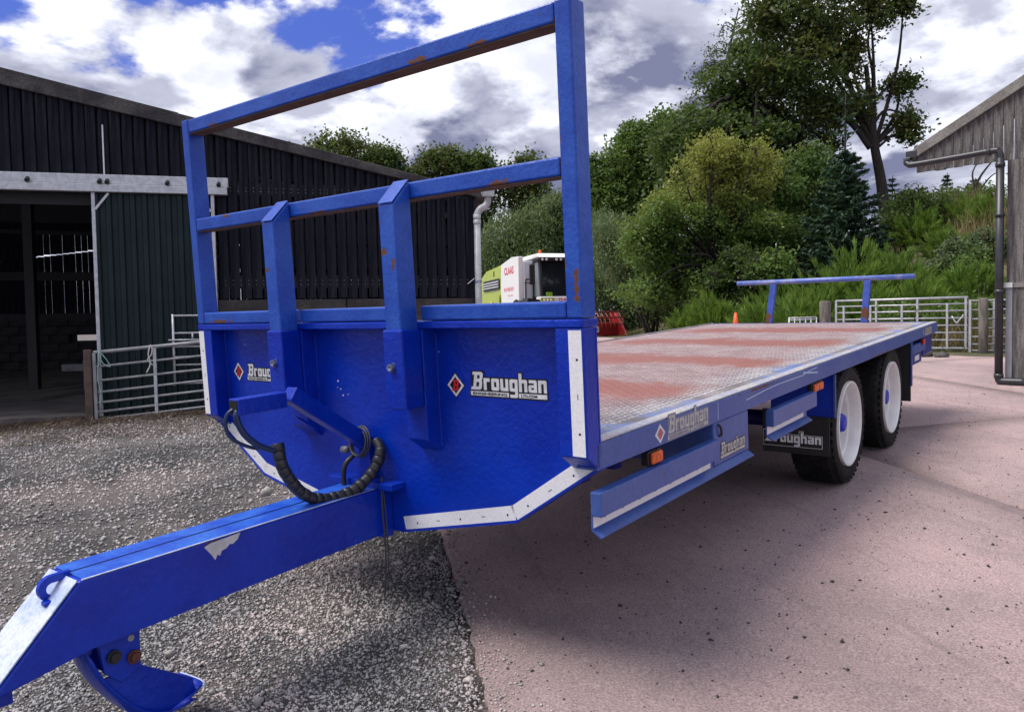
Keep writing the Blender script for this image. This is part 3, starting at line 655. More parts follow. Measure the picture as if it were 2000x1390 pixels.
g = empty('yard_gate', (1.90, 13.26, -.22), 'narrower galvanised gate between the round post and the shed downpipe', 'gate')
for z in (.90, .74, .58, .42, .27, .14, .03): MB().tube([(0, 0, z), (1.9, -.1, z)], .017, 8).build('rail', GALVD, g)
for x in (.0, .36, 1.2): MB().box((x - .02, -.03, .0), (x + .02, .03, .92), .003).build('upright', STEEL, g)
def post(x, y, z, h, r, lb):
    o = MB().tube([(0, 0, -.25), (.004, 0, h * .5), (0, 0, h - .02), (0, 0, h)], [r, r * 1.02, r, r * .88], 14).build('gate_post', POSTW); o.location = (x, y, z); tag(o, lb, 'post', 'wooden posts of the yard gates')
post(-.56, 13.25, -.22, .98, .105, 'thick round wooden post at the hinge end of the wide yard gate')
post(2.12, 13.05, -.40, 1.12, .075, 'slim wooden post standing between the two yard gates')
g = empty('hurdle', (-1.14, 12.9, -.2), 'low galvanised hurdle left of the thick wooden gate post', 'hurdle')
for z in (.64, .60, .4, .2, .05): MB().tube([(0, 0, z), (.46, .2, z + .01)], .015, 8).build('rail', STEEL, g)
for k in range(6): MB().tube([(.092 * k, .04 * k, 0), (.092 * k, .04 * k, .65)], .014, 6).build('upright', STEEL, g)
for i, (x, y, s, lb) in enumerate([(1.35, 12.35, .14, 'flat dark rock in the grass under the yard gate'), (1.62, 12.25, .10, 'small rock beside the flat dark rock below the gate'), (1.05, 12.5, .09, 'half buried rock at the grass edge under the gate')]):
    o = scatter_rocks('rock', np.array([[0, 0, 0]]), np.array([s]), IV, IF, mat('dark_rock', (.05, .048, .05), (.10, .095, .09), 8, .9)); o.location = (x, y, float(gz(x, y)) + s * .3); tag(o, lb, 'rock', 'rocks under the yard gate')
c_ = empty('traffic_cone', tuple(np.array(at(1437, 645, 15.5)) * [1, 1, 0] + [0, 0, float(gz(*at(1437, 645, 15.5)[:2]))]), 'small orange traffic cone beyond the rear of the deck', 'cone')
CO = mat('orange_cone', (.75, .10, .02), None, rough=.5)
MB().lathe([(.03, .16), (.60, .055), (.80, .022), (.80, .001)], (0, 0, 0), 'z', 16).build('cone_body', CO, c_); boxo('cone_base', (-.17, -.17, 0), (.17, .17, .03), CO, c_, .006)
# ================================================================== TRAILER (mesh coordinates: x across 0..2.45, y from the front board back, z up from the deck)
ROT = Matrix(((0.9999791158494168, 0.00018164164550573544, 0.006460253194059056), (0.00018164164550573544, 0.9984201566039027, -0.05618859219940462), (-0.006460253194059056, 0.05618859219940462, 0.9983992724533195)))
BASE = Vector((1.2, 2.4, -.94))
T = empty('flatbed_trailer', ROT @ BASE, 'blue twin axle flatbed bale trailer with tall front rail frame', 'trailer', rot=ROT.to_euler())
def decknode(name='chequer_plate', ca=(.13, .125, .13), cb=(.30, .29, .30), amt=1.0):
    m = mat(name, ca, cb, 5, .45, .2, .1, 60, fine=.5)
    nt = m.node_tree; N = NT(nt); b = [n for n in nt.nodes if n.type == 'BSDF_PRINCIPLED'][0]; src = b.inputs['Base Color'].links[0].from_socket
    oc = N.n('ShaderNodeTexCoord').outputs['Object']; s = N.n('ShaderNodeSeparateXYZ', i_0=oc)
    wob = N.math('MULTIPLY', N.math('SUBTRACT', N.noise(oc, 1.6, 4), .5), .9)
    w = N.math('SINE', N.math('MULTIPLY', N.math('ADD', N.math('SUBTRACT', s.outputs[1], 1.28), wob), 2 * math.pi / 1.42))
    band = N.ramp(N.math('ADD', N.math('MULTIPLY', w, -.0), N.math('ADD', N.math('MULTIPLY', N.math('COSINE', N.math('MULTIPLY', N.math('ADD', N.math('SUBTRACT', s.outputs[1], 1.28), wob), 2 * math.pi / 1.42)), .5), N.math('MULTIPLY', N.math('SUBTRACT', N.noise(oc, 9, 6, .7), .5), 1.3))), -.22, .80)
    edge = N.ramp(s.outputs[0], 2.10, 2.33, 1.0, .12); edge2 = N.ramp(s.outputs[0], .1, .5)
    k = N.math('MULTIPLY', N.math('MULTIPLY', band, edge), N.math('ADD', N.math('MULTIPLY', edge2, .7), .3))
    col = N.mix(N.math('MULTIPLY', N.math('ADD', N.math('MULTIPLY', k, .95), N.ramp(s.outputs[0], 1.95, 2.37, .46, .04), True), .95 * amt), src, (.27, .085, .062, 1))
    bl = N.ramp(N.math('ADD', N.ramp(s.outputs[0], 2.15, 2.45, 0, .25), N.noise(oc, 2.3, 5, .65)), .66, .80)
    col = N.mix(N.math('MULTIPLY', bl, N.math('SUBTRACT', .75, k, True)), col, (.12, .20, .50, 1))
    N.link(col, b.inputs['Base Color']); return m
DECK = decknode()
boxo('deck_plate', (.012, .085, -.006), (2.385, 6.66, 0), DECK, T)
# raised tread of the chequer plate
px = .0375; nx = int(2.30 / px); ny = int(6.5 / px)
I, J = np.meshgrid(np.arange(nx), np.arange(ny)); I = I.ravel(); J = J.ravel()
cxy = np.stack([.06 + I * px + .5 * px * (J % 2) * 0, .12 + J * px], -1); sg = np.where((I + J) % 2 == 0, 1, -1) * math.pi / 4
L, Wd, H = .0175, .0068, .0042
ux = np.stack([np.cos(sg), np.sin(sg)], -1); uy = np.stack([-np.sin(sg), np.cos(sg)], -1)
def P3(a, b, z): return np.concatenate([cxy + ux * a + uy * b, np.full((len(cxy), 1), z)], 1)
v = np.stack([P3(-L, 0, .0002), P3(0, Wd, .0002), P3(L, 0, .0002), P3(0, -Wd, .0002), P3(-L * .5, 0, H), P3(L * .5, 0, H)], 1)
k = np.arange(len(cxy))[:, None] * 6
f3 = np.concatenate([k + q for q in ([[0, 3, 4]], [[4, 1, 0]], [[2, 1, 5]], [[3, 2, 5]])]); f3b = np.concatenate([k + [[3, 5, 4]], k + [[1, 4, 5]]])
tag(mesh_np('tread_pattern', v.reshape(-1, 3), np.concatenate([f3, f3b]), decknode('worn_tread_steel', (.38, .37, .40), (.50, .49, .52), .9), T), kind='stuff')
EDGEM = mat('worn_edge_steel', (.50, .47, .45), (.36, .37, .46), 4, .45, .2, .05, 60, fine=.4, rust=.06)
boxo('deck_edge', (2.387, .08, -.004), (2.444, 6.668, .004), EDGEM, T, .002)
boxo('deck_edge', (-.002, .08, -.004), (.010, 6.668, .012), EDGEM, T, .002)
# side rails (channel: web + flanges)
for s in (0, 1):
    f = (lambda x: x) if s else (lambda x: 2.45 - x)
    b = MB(); b.box((f(2.438), .06, -.100), (f(2.450), 6.67, -.0055), .002); b.box((f(2.36), .06, -.100), (f(2.437), 6.67, -.092)); b.build('side_rail', RAILB, T)
b = MB(); b.box((.014, 6.672, -.10), (2.436, 6.69, .003), .003); b.build('rear_rail', RAILB, T)
# chassis
CH = mat('chassis_blue', (.003, .010, .16), (.006, .015, .2), 4, .5)
for x in (.78, 1.60): boxo('chassis_beam', (x - .05, .10, -.36), (x + .05, 6.6, -.107), CH, T, .004)
for i in range(12): boxo('cross_member', (.10, .35 + i * .54, -.101), (2.35, .40 + i * .54, -.012), CH, T)
boxo('rear_box', (1.75, 6.2, -.30), (2.40, 6.66, -.101), CH, T, .006); boxo('rear_box', (.05, 6.2, -.30), (.70, 6.66, -.101), CH, T, .006)
# --- headboard
pl = [(.0, .408), (2.45, .408), (2.45, -.090), (2.06, -.345), (1.42, -.485), (1.03, -.485), (.39, -.345), (.0, -.090)]
MB().prism(pl, 'y', .080, .088).build('headboard_plate', BLUE, T)
b = MB()
for (a, c) in (((2.45, -.090), (2.06, -.345)), ((2.06, -.345), (1.42, -.485)), ((1.42, -.485), (1.03, -.485)), ((1.03, -.485), (.39, -.345)), ((.39, -.345), (.0, -.090))):
    b.bar((a[0], .110, a[1] - .003), (c[0], .110, c[1] - .003), .075, .006)
b.build('headboard_flange', BLUE, T)
boxo('headboard_cap', (-.001, -.003, .410), (2.451, .10, .440), BLUE, T, .005)
def channel(x0, x1, name='stiffener'):
    # box section on the plate, its lower end cut back to the plate
    b = MB(); b.prism([(0, .409), (.0795, .409), (.0795, -.105), (0, -.045)], 'x', x0, x1, .004); return b.build(name, BLUE, T)
c1 = channel(.0, .118); c2 = channel(2.332, 2.45); c3 = channel(.772, .888); c4 = channel(1.562, 1.678)
# --- reflective tape
def tape_front(p, q, w, y, name='reflective_tape'):
    p = Vector(p); q = Vector(q); d = (q - p).normalized(); n = Vector((-d.y, d.x)) * w
    pts = [tuple(p), tuple(q), tuple(q + n), tuple(p + n)]
    o = MB().prism(pts, 'y', y - .0012, y - .0002).build(name, TAPE, T)
    L = (q - p).length; b = MB(); k = 0; t = .08
    while t < L - .03:
        c = p + d * t + n * .45; e = d * (.010 if k % 2 else .004); h = Vector((-d.y, d.x)) * (.0025 if k % 2 else .007)
        b.quad(*[(z.x, y - .0016, z.y) for z in (c - e - h, c + e - h, c + e + h * .2, c - e + h * .2)]); t += .13; k += 1
    b.build('tape_mark', INK, o); return o
tape_front((.052, -.040), (.052, .405), .047, 0.0); tape_front((2.442, -.040), (2.442, .402), .054, 0.0)
e_ = .004
tape_front((1.38, -.482 + e_), (2.055, -.342 + e_), .056, .080) if False else None
tape_front((1.432, -.478), (2.055, -.342), .058, .080); tape_front((2.062, -.340), (2.436, -.094), .058, .080)
tape_front((.39, -.341), (1.018, -.478), .058, .080); tape_front((.014, -.094), (.388, -.340), .058, .080)
# --- upper frame
FR = (0.0, .062)
def post_(x0, x1): return MB().box((x0, .0, .442), (x1, .088, 1.505), .007).build('end_post', FADE, T)
post_(0.0, .062); post_(2.384, 2.45)
MB().box((.064, .0, 1.432), (2.382, .085, 1.502), .008).build('top_bar', FADE, T)
MB().box((.064, .0, .928), (2.382, .075, .994), .008).build('middle_bar', FADE, T)
for x0, x1 in ((.064, .786), (.892, 1.572), (1.678, 2.382)): MB().box((x0, .0, .443), (x1, .085, .502), .007).build('base_bar', FADE, T)
MB().box((.064, .004, 1.4285), (2.382, .080, 1.4315)).build('rusty_underside', RUSTY, T)
MB().box((.064, .004, .9250), (2.382, .070, .9275)).build('rusty_underside', RUSTY, T)
for x0, x1 in ((.788, .876), (1.574, 1.662)):
    b = MB(); b.prism([(-.098, .20), (-.098, .905), (-.004, 1.0), (-.002, .20)], 'x', x0, x1, .006); b.build('upright', FADE, T)
    w = .006
    b = MB(); b.box((x0 - w - .004, -.108, .095), (x1 + w + .006, -.003, .412), .006); s_ = b.build('upright_sleeve', BLUE, T)
    MB().prism([(-.101, .909), (-.101, .913), (-.008, 1.004), (-.008, 1.000)], 'x', x0 + .003, x1 - .003).build('upright_cap', FADE, T)
    bx = x0 + .036
    b = MB(); b.lathe([(-.118, .0001), (-.124, .010), (-.124, .016), (-.108, .017)], (bx, 0, .263), 'y', 6, False); b.lathe([(-.1125, .021), (-.1085, .021)], (bx, 0, .263), 'y', 16); b.build('bolt', BOLT, s_)
# --- maker's marks on the board
un = .370 / (MW + 1.2)
decal_diamond(T, frame_front(1.775, .0792, .176), .100, .106)
decal_text(T, frame_front(1.858, .0792, .163), .380 / (MW + 1.0))
decal_diamond(T, frame_front(.226, .0792, .186), .098, .106)
decal_text(T, frame_front(.306, .0792, .165), .338 / (MW + 1.0))
for (x, z, r_) in ((1.035, .165, .005), (1.03, .135, .003), (1.05, .128, .004), (1.065, .10, .005), (1.10, .105, .003), (1.69, .31, .003), (2.30, .29, .004), (1.03, .30, .002), (.30, .33, .003)):
    MB().lathe([(.0792, .0001), (.0792, r_)], (x, 0, z), 'y', 7).build('paint_chip', DWHITE, T)
# weld beads along the stiffeners
b = MB()
for x in (.119, .7715, .8885, 1.5615, 1.6785, 2.3315):
    n_ = 40
    b.tube([(x + .0012 * math.sin(i * 2.3), .079, -.09 + .49 * i / n_) for i in range(n_ + 1)], [.0032 + .0012 * (i % 2) for i in range(n_ + 1)], 6)
tag(b.build('weld_bead', BLUE, T), kind='stuff')
# --- drawbar
b = MB(); b.prism([(.079, -.292), (-1.215, -.292), (-1.47, -.545), (-1.47, -.565), (-1.20, -.512), (.079, -.506)], 'x', 1.118, 1.33, .008); b.build('drawbar', BLUE, T)
TOPB = mat('sky_sheen_top_paint', (.010, .065, .46), (.03, .13, .56), 7, .3, 0, .2, 40, fine=.2)  # lighter blue puts the sky reflection of the upward faces into the colour
boxo('drawbar_seam', (1.214, -1.205, -.2925), (1.222, .07, -.2905), INK, T)
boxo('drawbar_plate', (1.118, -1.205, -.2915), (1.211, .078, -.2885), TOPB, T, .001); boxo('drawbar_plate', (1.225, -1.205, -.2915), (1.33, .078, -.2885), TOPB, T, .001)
MB().prism([(1.22, -.545), (1.22, -.63), (1.24, -.63), (1.24, -.545)], 'y', -1.60, -1.40).build('hitch_tongue', BLUE, T)
b = MB(); b.tube([(1.23 + .05 * math.cos(t), -1.66 + .05 * math.sin(t), -.585) for t in np.linspace(0, 2 * math.pi, 25)[:-1]], .022, 10, closed=True); b.build('hitch_eye', BLUE, T)
boxo('drawbar_joint', (1.10, .02, -.515), (1.352, .0795, -.270), BLUE, T, .004)
boxo('drawbar_gusset', (1.02, .0, -.290), (1.44, .0795, -.262), BLUE, T, .003)
NOSE = mat('worn_and_sky_lit_blue', (.30, .38, .62), (.55, .60, .72), 6, .4, 0, .1, 40, fine=.3, lo=.3, hi=.6)  # pale tone holds worn paint plus sky reflection painted into the colour
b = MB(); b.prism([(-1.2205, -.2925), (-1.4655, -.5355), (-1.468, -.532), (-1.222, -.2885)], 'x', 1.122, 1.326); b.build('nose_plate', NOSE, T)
MB().tube([(1.3290, -1.21, -.2905), (1.3290, .075, -.2905)], .0024, 6).build('edge_highlight', NOSE, T)  # thin pale line painting the highlight along the drawbar's top edge
# bare patch where paint has peeled
MB().prism([(-.80, -.310), (-.775, -.302), (-.69, -.298), (-.655, -.296), (-.668, -.318), (-.69, -.330), (-.70, -.326), (-.715, -.338), (-.735, -.342), (-.742, -.358), (-.752, -.350), (-.762, -.368), (-.775, -.345)], 'x', 1.3303, 1.3312).build('bare_patch', mat('bare_primer', (.42, .42, .42), (.55, .55, .56), 12, .6), T)
MB().prism([(-.80, -.300), (-.79, -.2985), (-.735, -.297), (-.745, -.306), (-.77, -.312)], 'x', 1.3303, 1.3309).build('rust_chip', RUSTY, T)
# lug on the nose slope
b = MB(); cx_ = []
def ringlug(b, x0, x1):
    ou = []; inn = []
    for t in np.linspace(-.5 * math.pi, .5 * math.pi, 13): ou.append((-1.262 - .042 * math.cos(t), -.318 + .042 * math.sin(t))); inn.append((-1.262 - .019 * math.cos(t), -.318 + .019 * math.sin(t)))
    ou = [(-1.235, -.362)] + ou + [(-1.205, -.276)]; inn = [(-1.235, -.338)] + inn + [(-1.215, -.299)]
    n = len(ou)
    for x, sgn in ((x0, 1), (x1, -1)):
        A = [b.b.verts.new((x, *p)) for p in ou]; B = [b.b.verts.new((x, *p)) for p in inn]
        for i in range(n - 1): b.b.faces.new((A[i], A[i + 1], B[i + 1], B[i]))
        if sgn == 1: A0, B0 = A, B
    for i in range(n - 1): b.b.faces.new((A0[i], A0[i + 1], A[i + 1], A[i])); b.b.faces.new((B0[i], B0[i + 1], B[i + 1], B[i]))
ringlug(b, 1.225, 1.245); b.build('lifting_lug', BLUE, T)
boxo('lug_web', (1.245, -1.30, -.36), (1.275, -1.27, -.345), BLUE, T, .003)
# skid foot
b = MB(); b.prism([(-1.165, -.50), (-1.025, -.50), (-1.032, -.66), (-1.10, -.69), (-1.150, -.64)], 'x', 1.262, 1.282, .003); b.build('skid_bracket', BLUE, T)
b = MB(); b.prism([(-1.165, -.50), (-1.025, -.50), (-1.032, -.66), (-1.10, -.69), (-1.150, -.64)], 'x', 1.135, 1.150, .003); b.build('skid_bracket', BLUE, T)
prof = smooth_path([(0, -1.215, -.55), (0, -1.19, -.64), (0, -1.14, -.735), (0, -1.06, -.835), (0, -.97, -.882), (0, -.88, -.882), (0, -.795, -.842)], 5)
b = MB(); rows = []
for p in prof:
    r = []
    for j in range(9):
        s = j / 8 * 2 - 1; hw = .082 if p.z < -.6 else .062
        r.append(b.b.verts.new((1.212 + s * hw, p.y + (s * s) * (.012 if p.y < -.85 else -.035), p.z + .022 * s * s)))
    rows.append(r)
for i in range(len(rows) - 1):
    for j in range(8): b.b.faces.new((rows[i][j], rows[i + 1][j], rows[i + 1][j + 1], rows[i][j + 1]))
o = b.build('skid_shoe', BLUE, T, True); sm = o.modifiers.new('thickness', 'SOLIDIFY'); sm.thickness = .008
MB().prism([(-1.165, -.66), (-1.03, -.66), (-.855, -.785), (-.845, -.838), (-.97, -.872), (-1.08, -.815)], 'x', 1.263, 1.273).build('skid_side', BLUE, T)
for (y, z, m_) in ((-1.118, -.592, SHADE), (-1.055, -.618, RBOLT)):
    b = MB(); b.lathe([(1.283, .024), (1.291, .024), (1.291, .017), (1.302, .016), (1.302, .0001)], (0, y, z), 'x', 8, False); b.build('skid_bolt', m_, T)
b = MB(); b.lathe([(1.2825, .0001), (1.2825, .011)], (0, -1.057, -.553), 'x', 12); b.build('bolt_hole', mat('hole_showing_gravel', (.30, .29, .28), None, rough=.9), T)
MB().tube([(1.13, -1.19, -.555), (1.25, -1.19, -.555)], .022, 10).build('skid_pin', BLUE, T)
MB().tube([tuple(v) for v in ((1.212 + (j / 8 * 2 - 1) * .082, prof[-1].y - (j / 8 * 2 - 1) ** 2 * .035 + .002, prof[-1].z + .022 * (j / 8 * 2 - 1) ** 2) for j in range(9))], .006, 6).build('worn_and_sky_lit_edge', NOSE, T)
# --- hose carrier and hoses
b = MB(); b.bar((1.222, -.355, .152), (1.222, -.575, .152), .064, .064, r=.004); o = b.build('hose_carrier', BLUE, T)
b = MB(); b.bar((1.222, -.325, .170), (1.222, .078, -.118), .064, .064, r=.004); b.build('hose_carrier', BLUE, T)
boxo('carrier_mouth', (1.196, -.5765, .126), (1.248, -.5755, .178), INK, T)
b = MB(); b.prism([(-.30, .075), (-.20, .000), (-.17, -.01), (-.25, .055)], 'x', 1.20, 1.205); b.build('carrier_tab', BLUE, T)
boxo('carrier_foot', (1.185, .045, -.265), (1.262, .0795, -.10), BLUE, T, .004)
HOSE = mat('black_hose', (.012, .013, .017), (.02, .02, .025), 10, .4); HB = mat('blue_black_hose', (.012, .03, .09), None, rough=.35)
hp = smooth_path([(1.23, -.40, -.02), (1.255, -.40, -.12), (1.27, -.33, -.235), (1.285, -.23, -.285), (1.31, -.10, -.275), (1.33, .0, -.21), (1.335, .045, -.13), (1.30, .055, -.085)], 12)
b = MB().tube(hp, .021, 14); b.build('hose_bundle', HOSE, T)
# spiral wrap on the bundle: each turn a short sleeve
b = MB(); tot = [0]
for i in range(1, len(hp)): tot.append(tot[-1] + (hp[i] - hp[i - 1]).length)
def hpos(s):
    for i in range(1, len(hp)):
        if tot[i] >= s: t = (s - tot[i - 1]) / (tot[i] - tot[i - 1]); return hp[i - 1].lerp(hp[i], t)
    return hp[-1]
s = .0
while s < tot[-1] - .06:
    jit = .0015 * math.sin(s * 90); b.tube([hpos(s), hpos(s + .003), hpos(s + .029), hpos(s + .033)], [.0232, .0252 + jit, .0256 + jit, .0236], 14); s += .034
b.build('spiral_wrap', HOSE, T)
MB().tube(smooth_path([(1.222, -.55, .155), (1.20, -.595, .12), (1.195, -.585, .04), (1.21, -.50, -.02), (1.23, -.41, -.03)], 6), .0075, 8).build('hose', HB, T)
MB().tube(smooth_path([(1.235, -.55, .15), (1.235, -.575, .12), (1.235, -.55, .05), (1.235, -.49, -.01), (1.235, -.41, -.05)], 6), .013, 10).build('hose', HB, T)
MB().tube(smooth_path([(1.17, .03, -.16), (1.155, -.01, -.20), (1.15, -.02, -.26), (1.155, -.02, -.30)], 6), .012, 8).build('hose', HOSE, T)
CAB = mat('grey_cable', (.05, .05, .05), None, rough=.5)
b = MB()
for k in range(3):
    b.tube([(1.225 + (.052 + .004 * k) * math.cos(t), .012 + .010 * k + .012 * math.sin(t), -.095 + (.058 + .005 * k) * math.sin(t)) for t in np.linspace(0, 2 * math.pi, 25)[:-1]], .0042, 6, closed=True)
b.build('cable_coil', CAB, T)
MB().lathe([(0, .0001), (0, .016), (.03, .018), (.04, .012), (.04, .0001)], (1.12, .01, -.135), 'x', 10).build('cable_plug', mat('grey_plug', (.12, .12, .14), None, rough=.4), T)
MB().tube(smooth_path([(1.345, .03, -.24), (1.352, .02, -.40), (1.35, .025, -.56), (1.34, .02, -.72), (1.33, .02, -.78)], 5), .004, 6).build('loose_cable', CAB, T)
MB().tube(smooth_path([(1.35, .03, -.24), (1.362, .03, -.45), (1.358, .03, -.62), (1.345, .03, -.74)], 5), .003, 6).build('loose_cable', CAB, T)
# --- side guards, tool locker
def guard(y0, y1, z0, tape_to, lip_to):
    zt = z0; o = boxo('side_guard', (2.432, y0, zt - .088), (2.477, y1, zt), RAILB, T, .004)
    b = MB(); b.prism([(2.432, zt - .0885), (2.438, zt - .0885), (2.438, zt - .135), (2.474, zt - .160), (2.470, zt - .165), (2.432, zt - .139)], 'y', y0, lip_to); b.build('guard_lip', RAILB, T)
    t = MB().box((2.4382, y0 + .004, zt - .131), (2.4392, tape_to, zt - .0905)).build('reflective_tape', TAPE, T)
    b = MB(); y = y0 + .08; k = 0
    while y < tape_to - .03:
        hh = .006 if k % 2 else .003; b.quad((2.4396, y - .008, zt - .110), (2.4396, y + .010, zt - .110), (2.4396, y + .010, zt - .110 + hh), (2.4396, y - .008, zt - .110 + hh)); y += .13; k += 1
    b.build('tape_mark', INK, t)
guard(.03, 1.055, -.170, 1.03, 1.48); guard(1.755, 2.50, -.150, 2.36, 2.42)
boxo('tool_locker', (1.95, 1.062, -.304), (2.444, 1.485, -.103), RAILB, T, .006)
MB().tube(smooth_path([(2.445, 1.115, -.115), (2.455, 1.12, -.13), (2.453, 1.13, -.165), (2.445, 1.12, -.17)], 4), .006, 6).build('locker_catch', INK, T)
boxo('guard_bracket', (2.30, .35, -.17), (2.345, .40, -.10), CH, T); boxo('guard_bracket', (2.30, 1.95, -.15), (2.345, 2.0, -.10), CH, T)
boxo('guard_bracket', (2.30, .12, -.17), (2.345, .17, -.10), CH, T)
decal_diamond(T, frame_side(2.4505, .533, -.052), .088, .080, (DWHITE, DWHITE, mat('faded_decal_grey', (.25, .25, .27), None, rough=.5), mat('faded_red', (.62, .06, .12), None, rough=.5)))
FW_ = mat('worn_decal_silver', (.50, .49, .46), (.34, .34, .36), 40, .5, fine=.5)
decal_text(T, frame_side(2.4505, .600, -.066), .40 / (MW + 1), main=FW_, rim=mat('faded_decal_shadow', (.16, .17, .24), None, rough=.5))
decal_diamond(T, frame_side(2.4448, 1.10, -.255), .055, .050)
decal_text(T, frame_side(2.4448, 1.135, -.262), .30 / (MW + 1), small=False, main=FW_)
decal_diamond(T, frame_side(2.4505, 5.93, -.050), .08, .07, (FW_, FW_, FW_, mat('faded_red', (.62, .06, .12))))
decal_text(T, frame_side(2.4505, 6.0, -.066), .36 / (MW + 1), small=False, main=mat('faded_cream_letters', (.42, .38, .28), None, rough=.5), rim=RAILB)
# scratches along the rail
for (y0, y1, ys) in ((1.45, 2.60, -.045), ):
    pts = [(2.4508, y0 + (y1 - y0) * t, -.052 + .030 * t + .008 * math.sin(5 * t) + (.012 if t > .8 else 0)) for t in np.linspace(0, 1, 14)]
    b = MB()
    for p, q in zip(pts, pts[1:]): b.quad(p, q, (q[0], q[1], q[2] + .005), (p[0], p[1], p[2] + .005))
    b.build('scratch', mat('pale_scratch', (.42, .55, .75), None, rough=.5), T)
b = MB(); b.quad((2.4508, 1.10, -.09), (2.4508, 1.105, -.09), (2.4508, 1.108, -.01), (2.4508, 1.103, -.01)); b.build('scratch', MATS['pale_scratch'], T)
b = MB(); b.quad((2.4508, 2.32, -.022), (2.4508, 2.60, -.050), (2.4508, 2.62, -.045), (2.4508, 2.34, -.014)); b.build('scratch', MATS['pale_scratch'], T)
# marker lamps
def lamp(y, z, n=1, m=None):
    o = boxo('lamp_housing', (2.415, y - .055, z - .030), (2.446, y + .055 + (.10 if n > 1 else 0), z + .028), INK, T, .004)
    for k in range(n): boxo('lamp_lens', (2.4462, y - .040 + k * .10, z - .024), (2.462, y + .045 + k * .09, z + .022), m or AMBER, o, .006)
lamp(.49, -.137); lamp(2.56, -.135, 2); lamp(5.93, -.14, 1, REDL)
# --- rear mudguard panels, flaps
boxo('mudguard_panel', (2.02, 2.985, -.392), (2.452, 2.997, -.105), BLUE, T, .002)
boxo('mudguard_edge', (2.440, 2.97, -.392), (2.455, 2.9845, -.105), RAILB, T, .002)
FL = mat('flap_rubber', (.012, .012, .014), (.02, .02, .02), 12, .6, 0, .1, 90)
boxo('mud_flap', (1.955, 2.999, -.66), (2.405, 3.007, -.36), FL, T, .002)
FLW = mat('flap_white', (.85, .85, .85), None, rough=.4)
fm = frame_front(1.97, 2.9975, -.585)
k_ = .395 / (MW + 1.6)
S_ = Matrix.Diagonal((k_, k_, 1, 1)); loops = [l for ch in MAKER for l in ch]
fl = place(flat_curve([[(-1.2, -3.6), (-1.2, 10.2), (8.6, 10.2), (8.6, 7), (29, 7), (29, 10.2), (33, 10.2), (33, 7), (MW + 1, 7), (MW + 1, -3.6)]], 0, 'flap_back'), 'decal', FLW, T, fm @ S_)
place(flat_curve([[(-.8, -3.2), (-.8, 9.7), (8.1, 9.7), (8.1, 6.6), (29.4, 6.6), (29.4, 9.7), (32.6, 9.7), (32.6, 6.6), (MW + .6, 6.6), (MW + .6, -3.2)]], 0, 'flap_field'), 'decal_field', FL, fl, fm @ Matrix.Translation((0, 0, .0008)) @ S_)
place(flat_curve(loops, 0, 'maker_letters'), 'lettering', FLW, fl, fm @ Matrix.Translation((0, 0, .0016)) @ S_)
MB().prism([(1.98, -.618), (2.36, -.618), (2.36, -.610), (1.98, -.610)], 'y', 2.996, 2.9975).build('underline', DWHITE, fl) if False else None
decal_diamond(T, frame_front(2.165, 2.9975, -.455), .105, .10, (DWHITE, FL, FL, DWHITE))
boxo('mud_flap', (1.98, 5.40, -.640), (2.44, 5.408, -.11), FL, T, .002); boxo('flap_holder', (2.441, 5.385, -.50), (2.452, 5.42, -.10), RAILB, T, .002)
boxo('rear_guard', (2.30, 5.52, -.23), (2.44, 6.1, -.145), RAILB, T, .006); boxo('rear_guard', (2.32, 5.54, -.33), (2.43, 5.95, -.235), CH, T, .006)
boxo('number_plate', (2.431, 5.62, -.30), (2.434, 5.82, -.25), DWHITE, T)
boxo('mudguard_panel', (-.002, 2.985, -.392), (.43, 2.997, -.105), BLUE, T, .002)
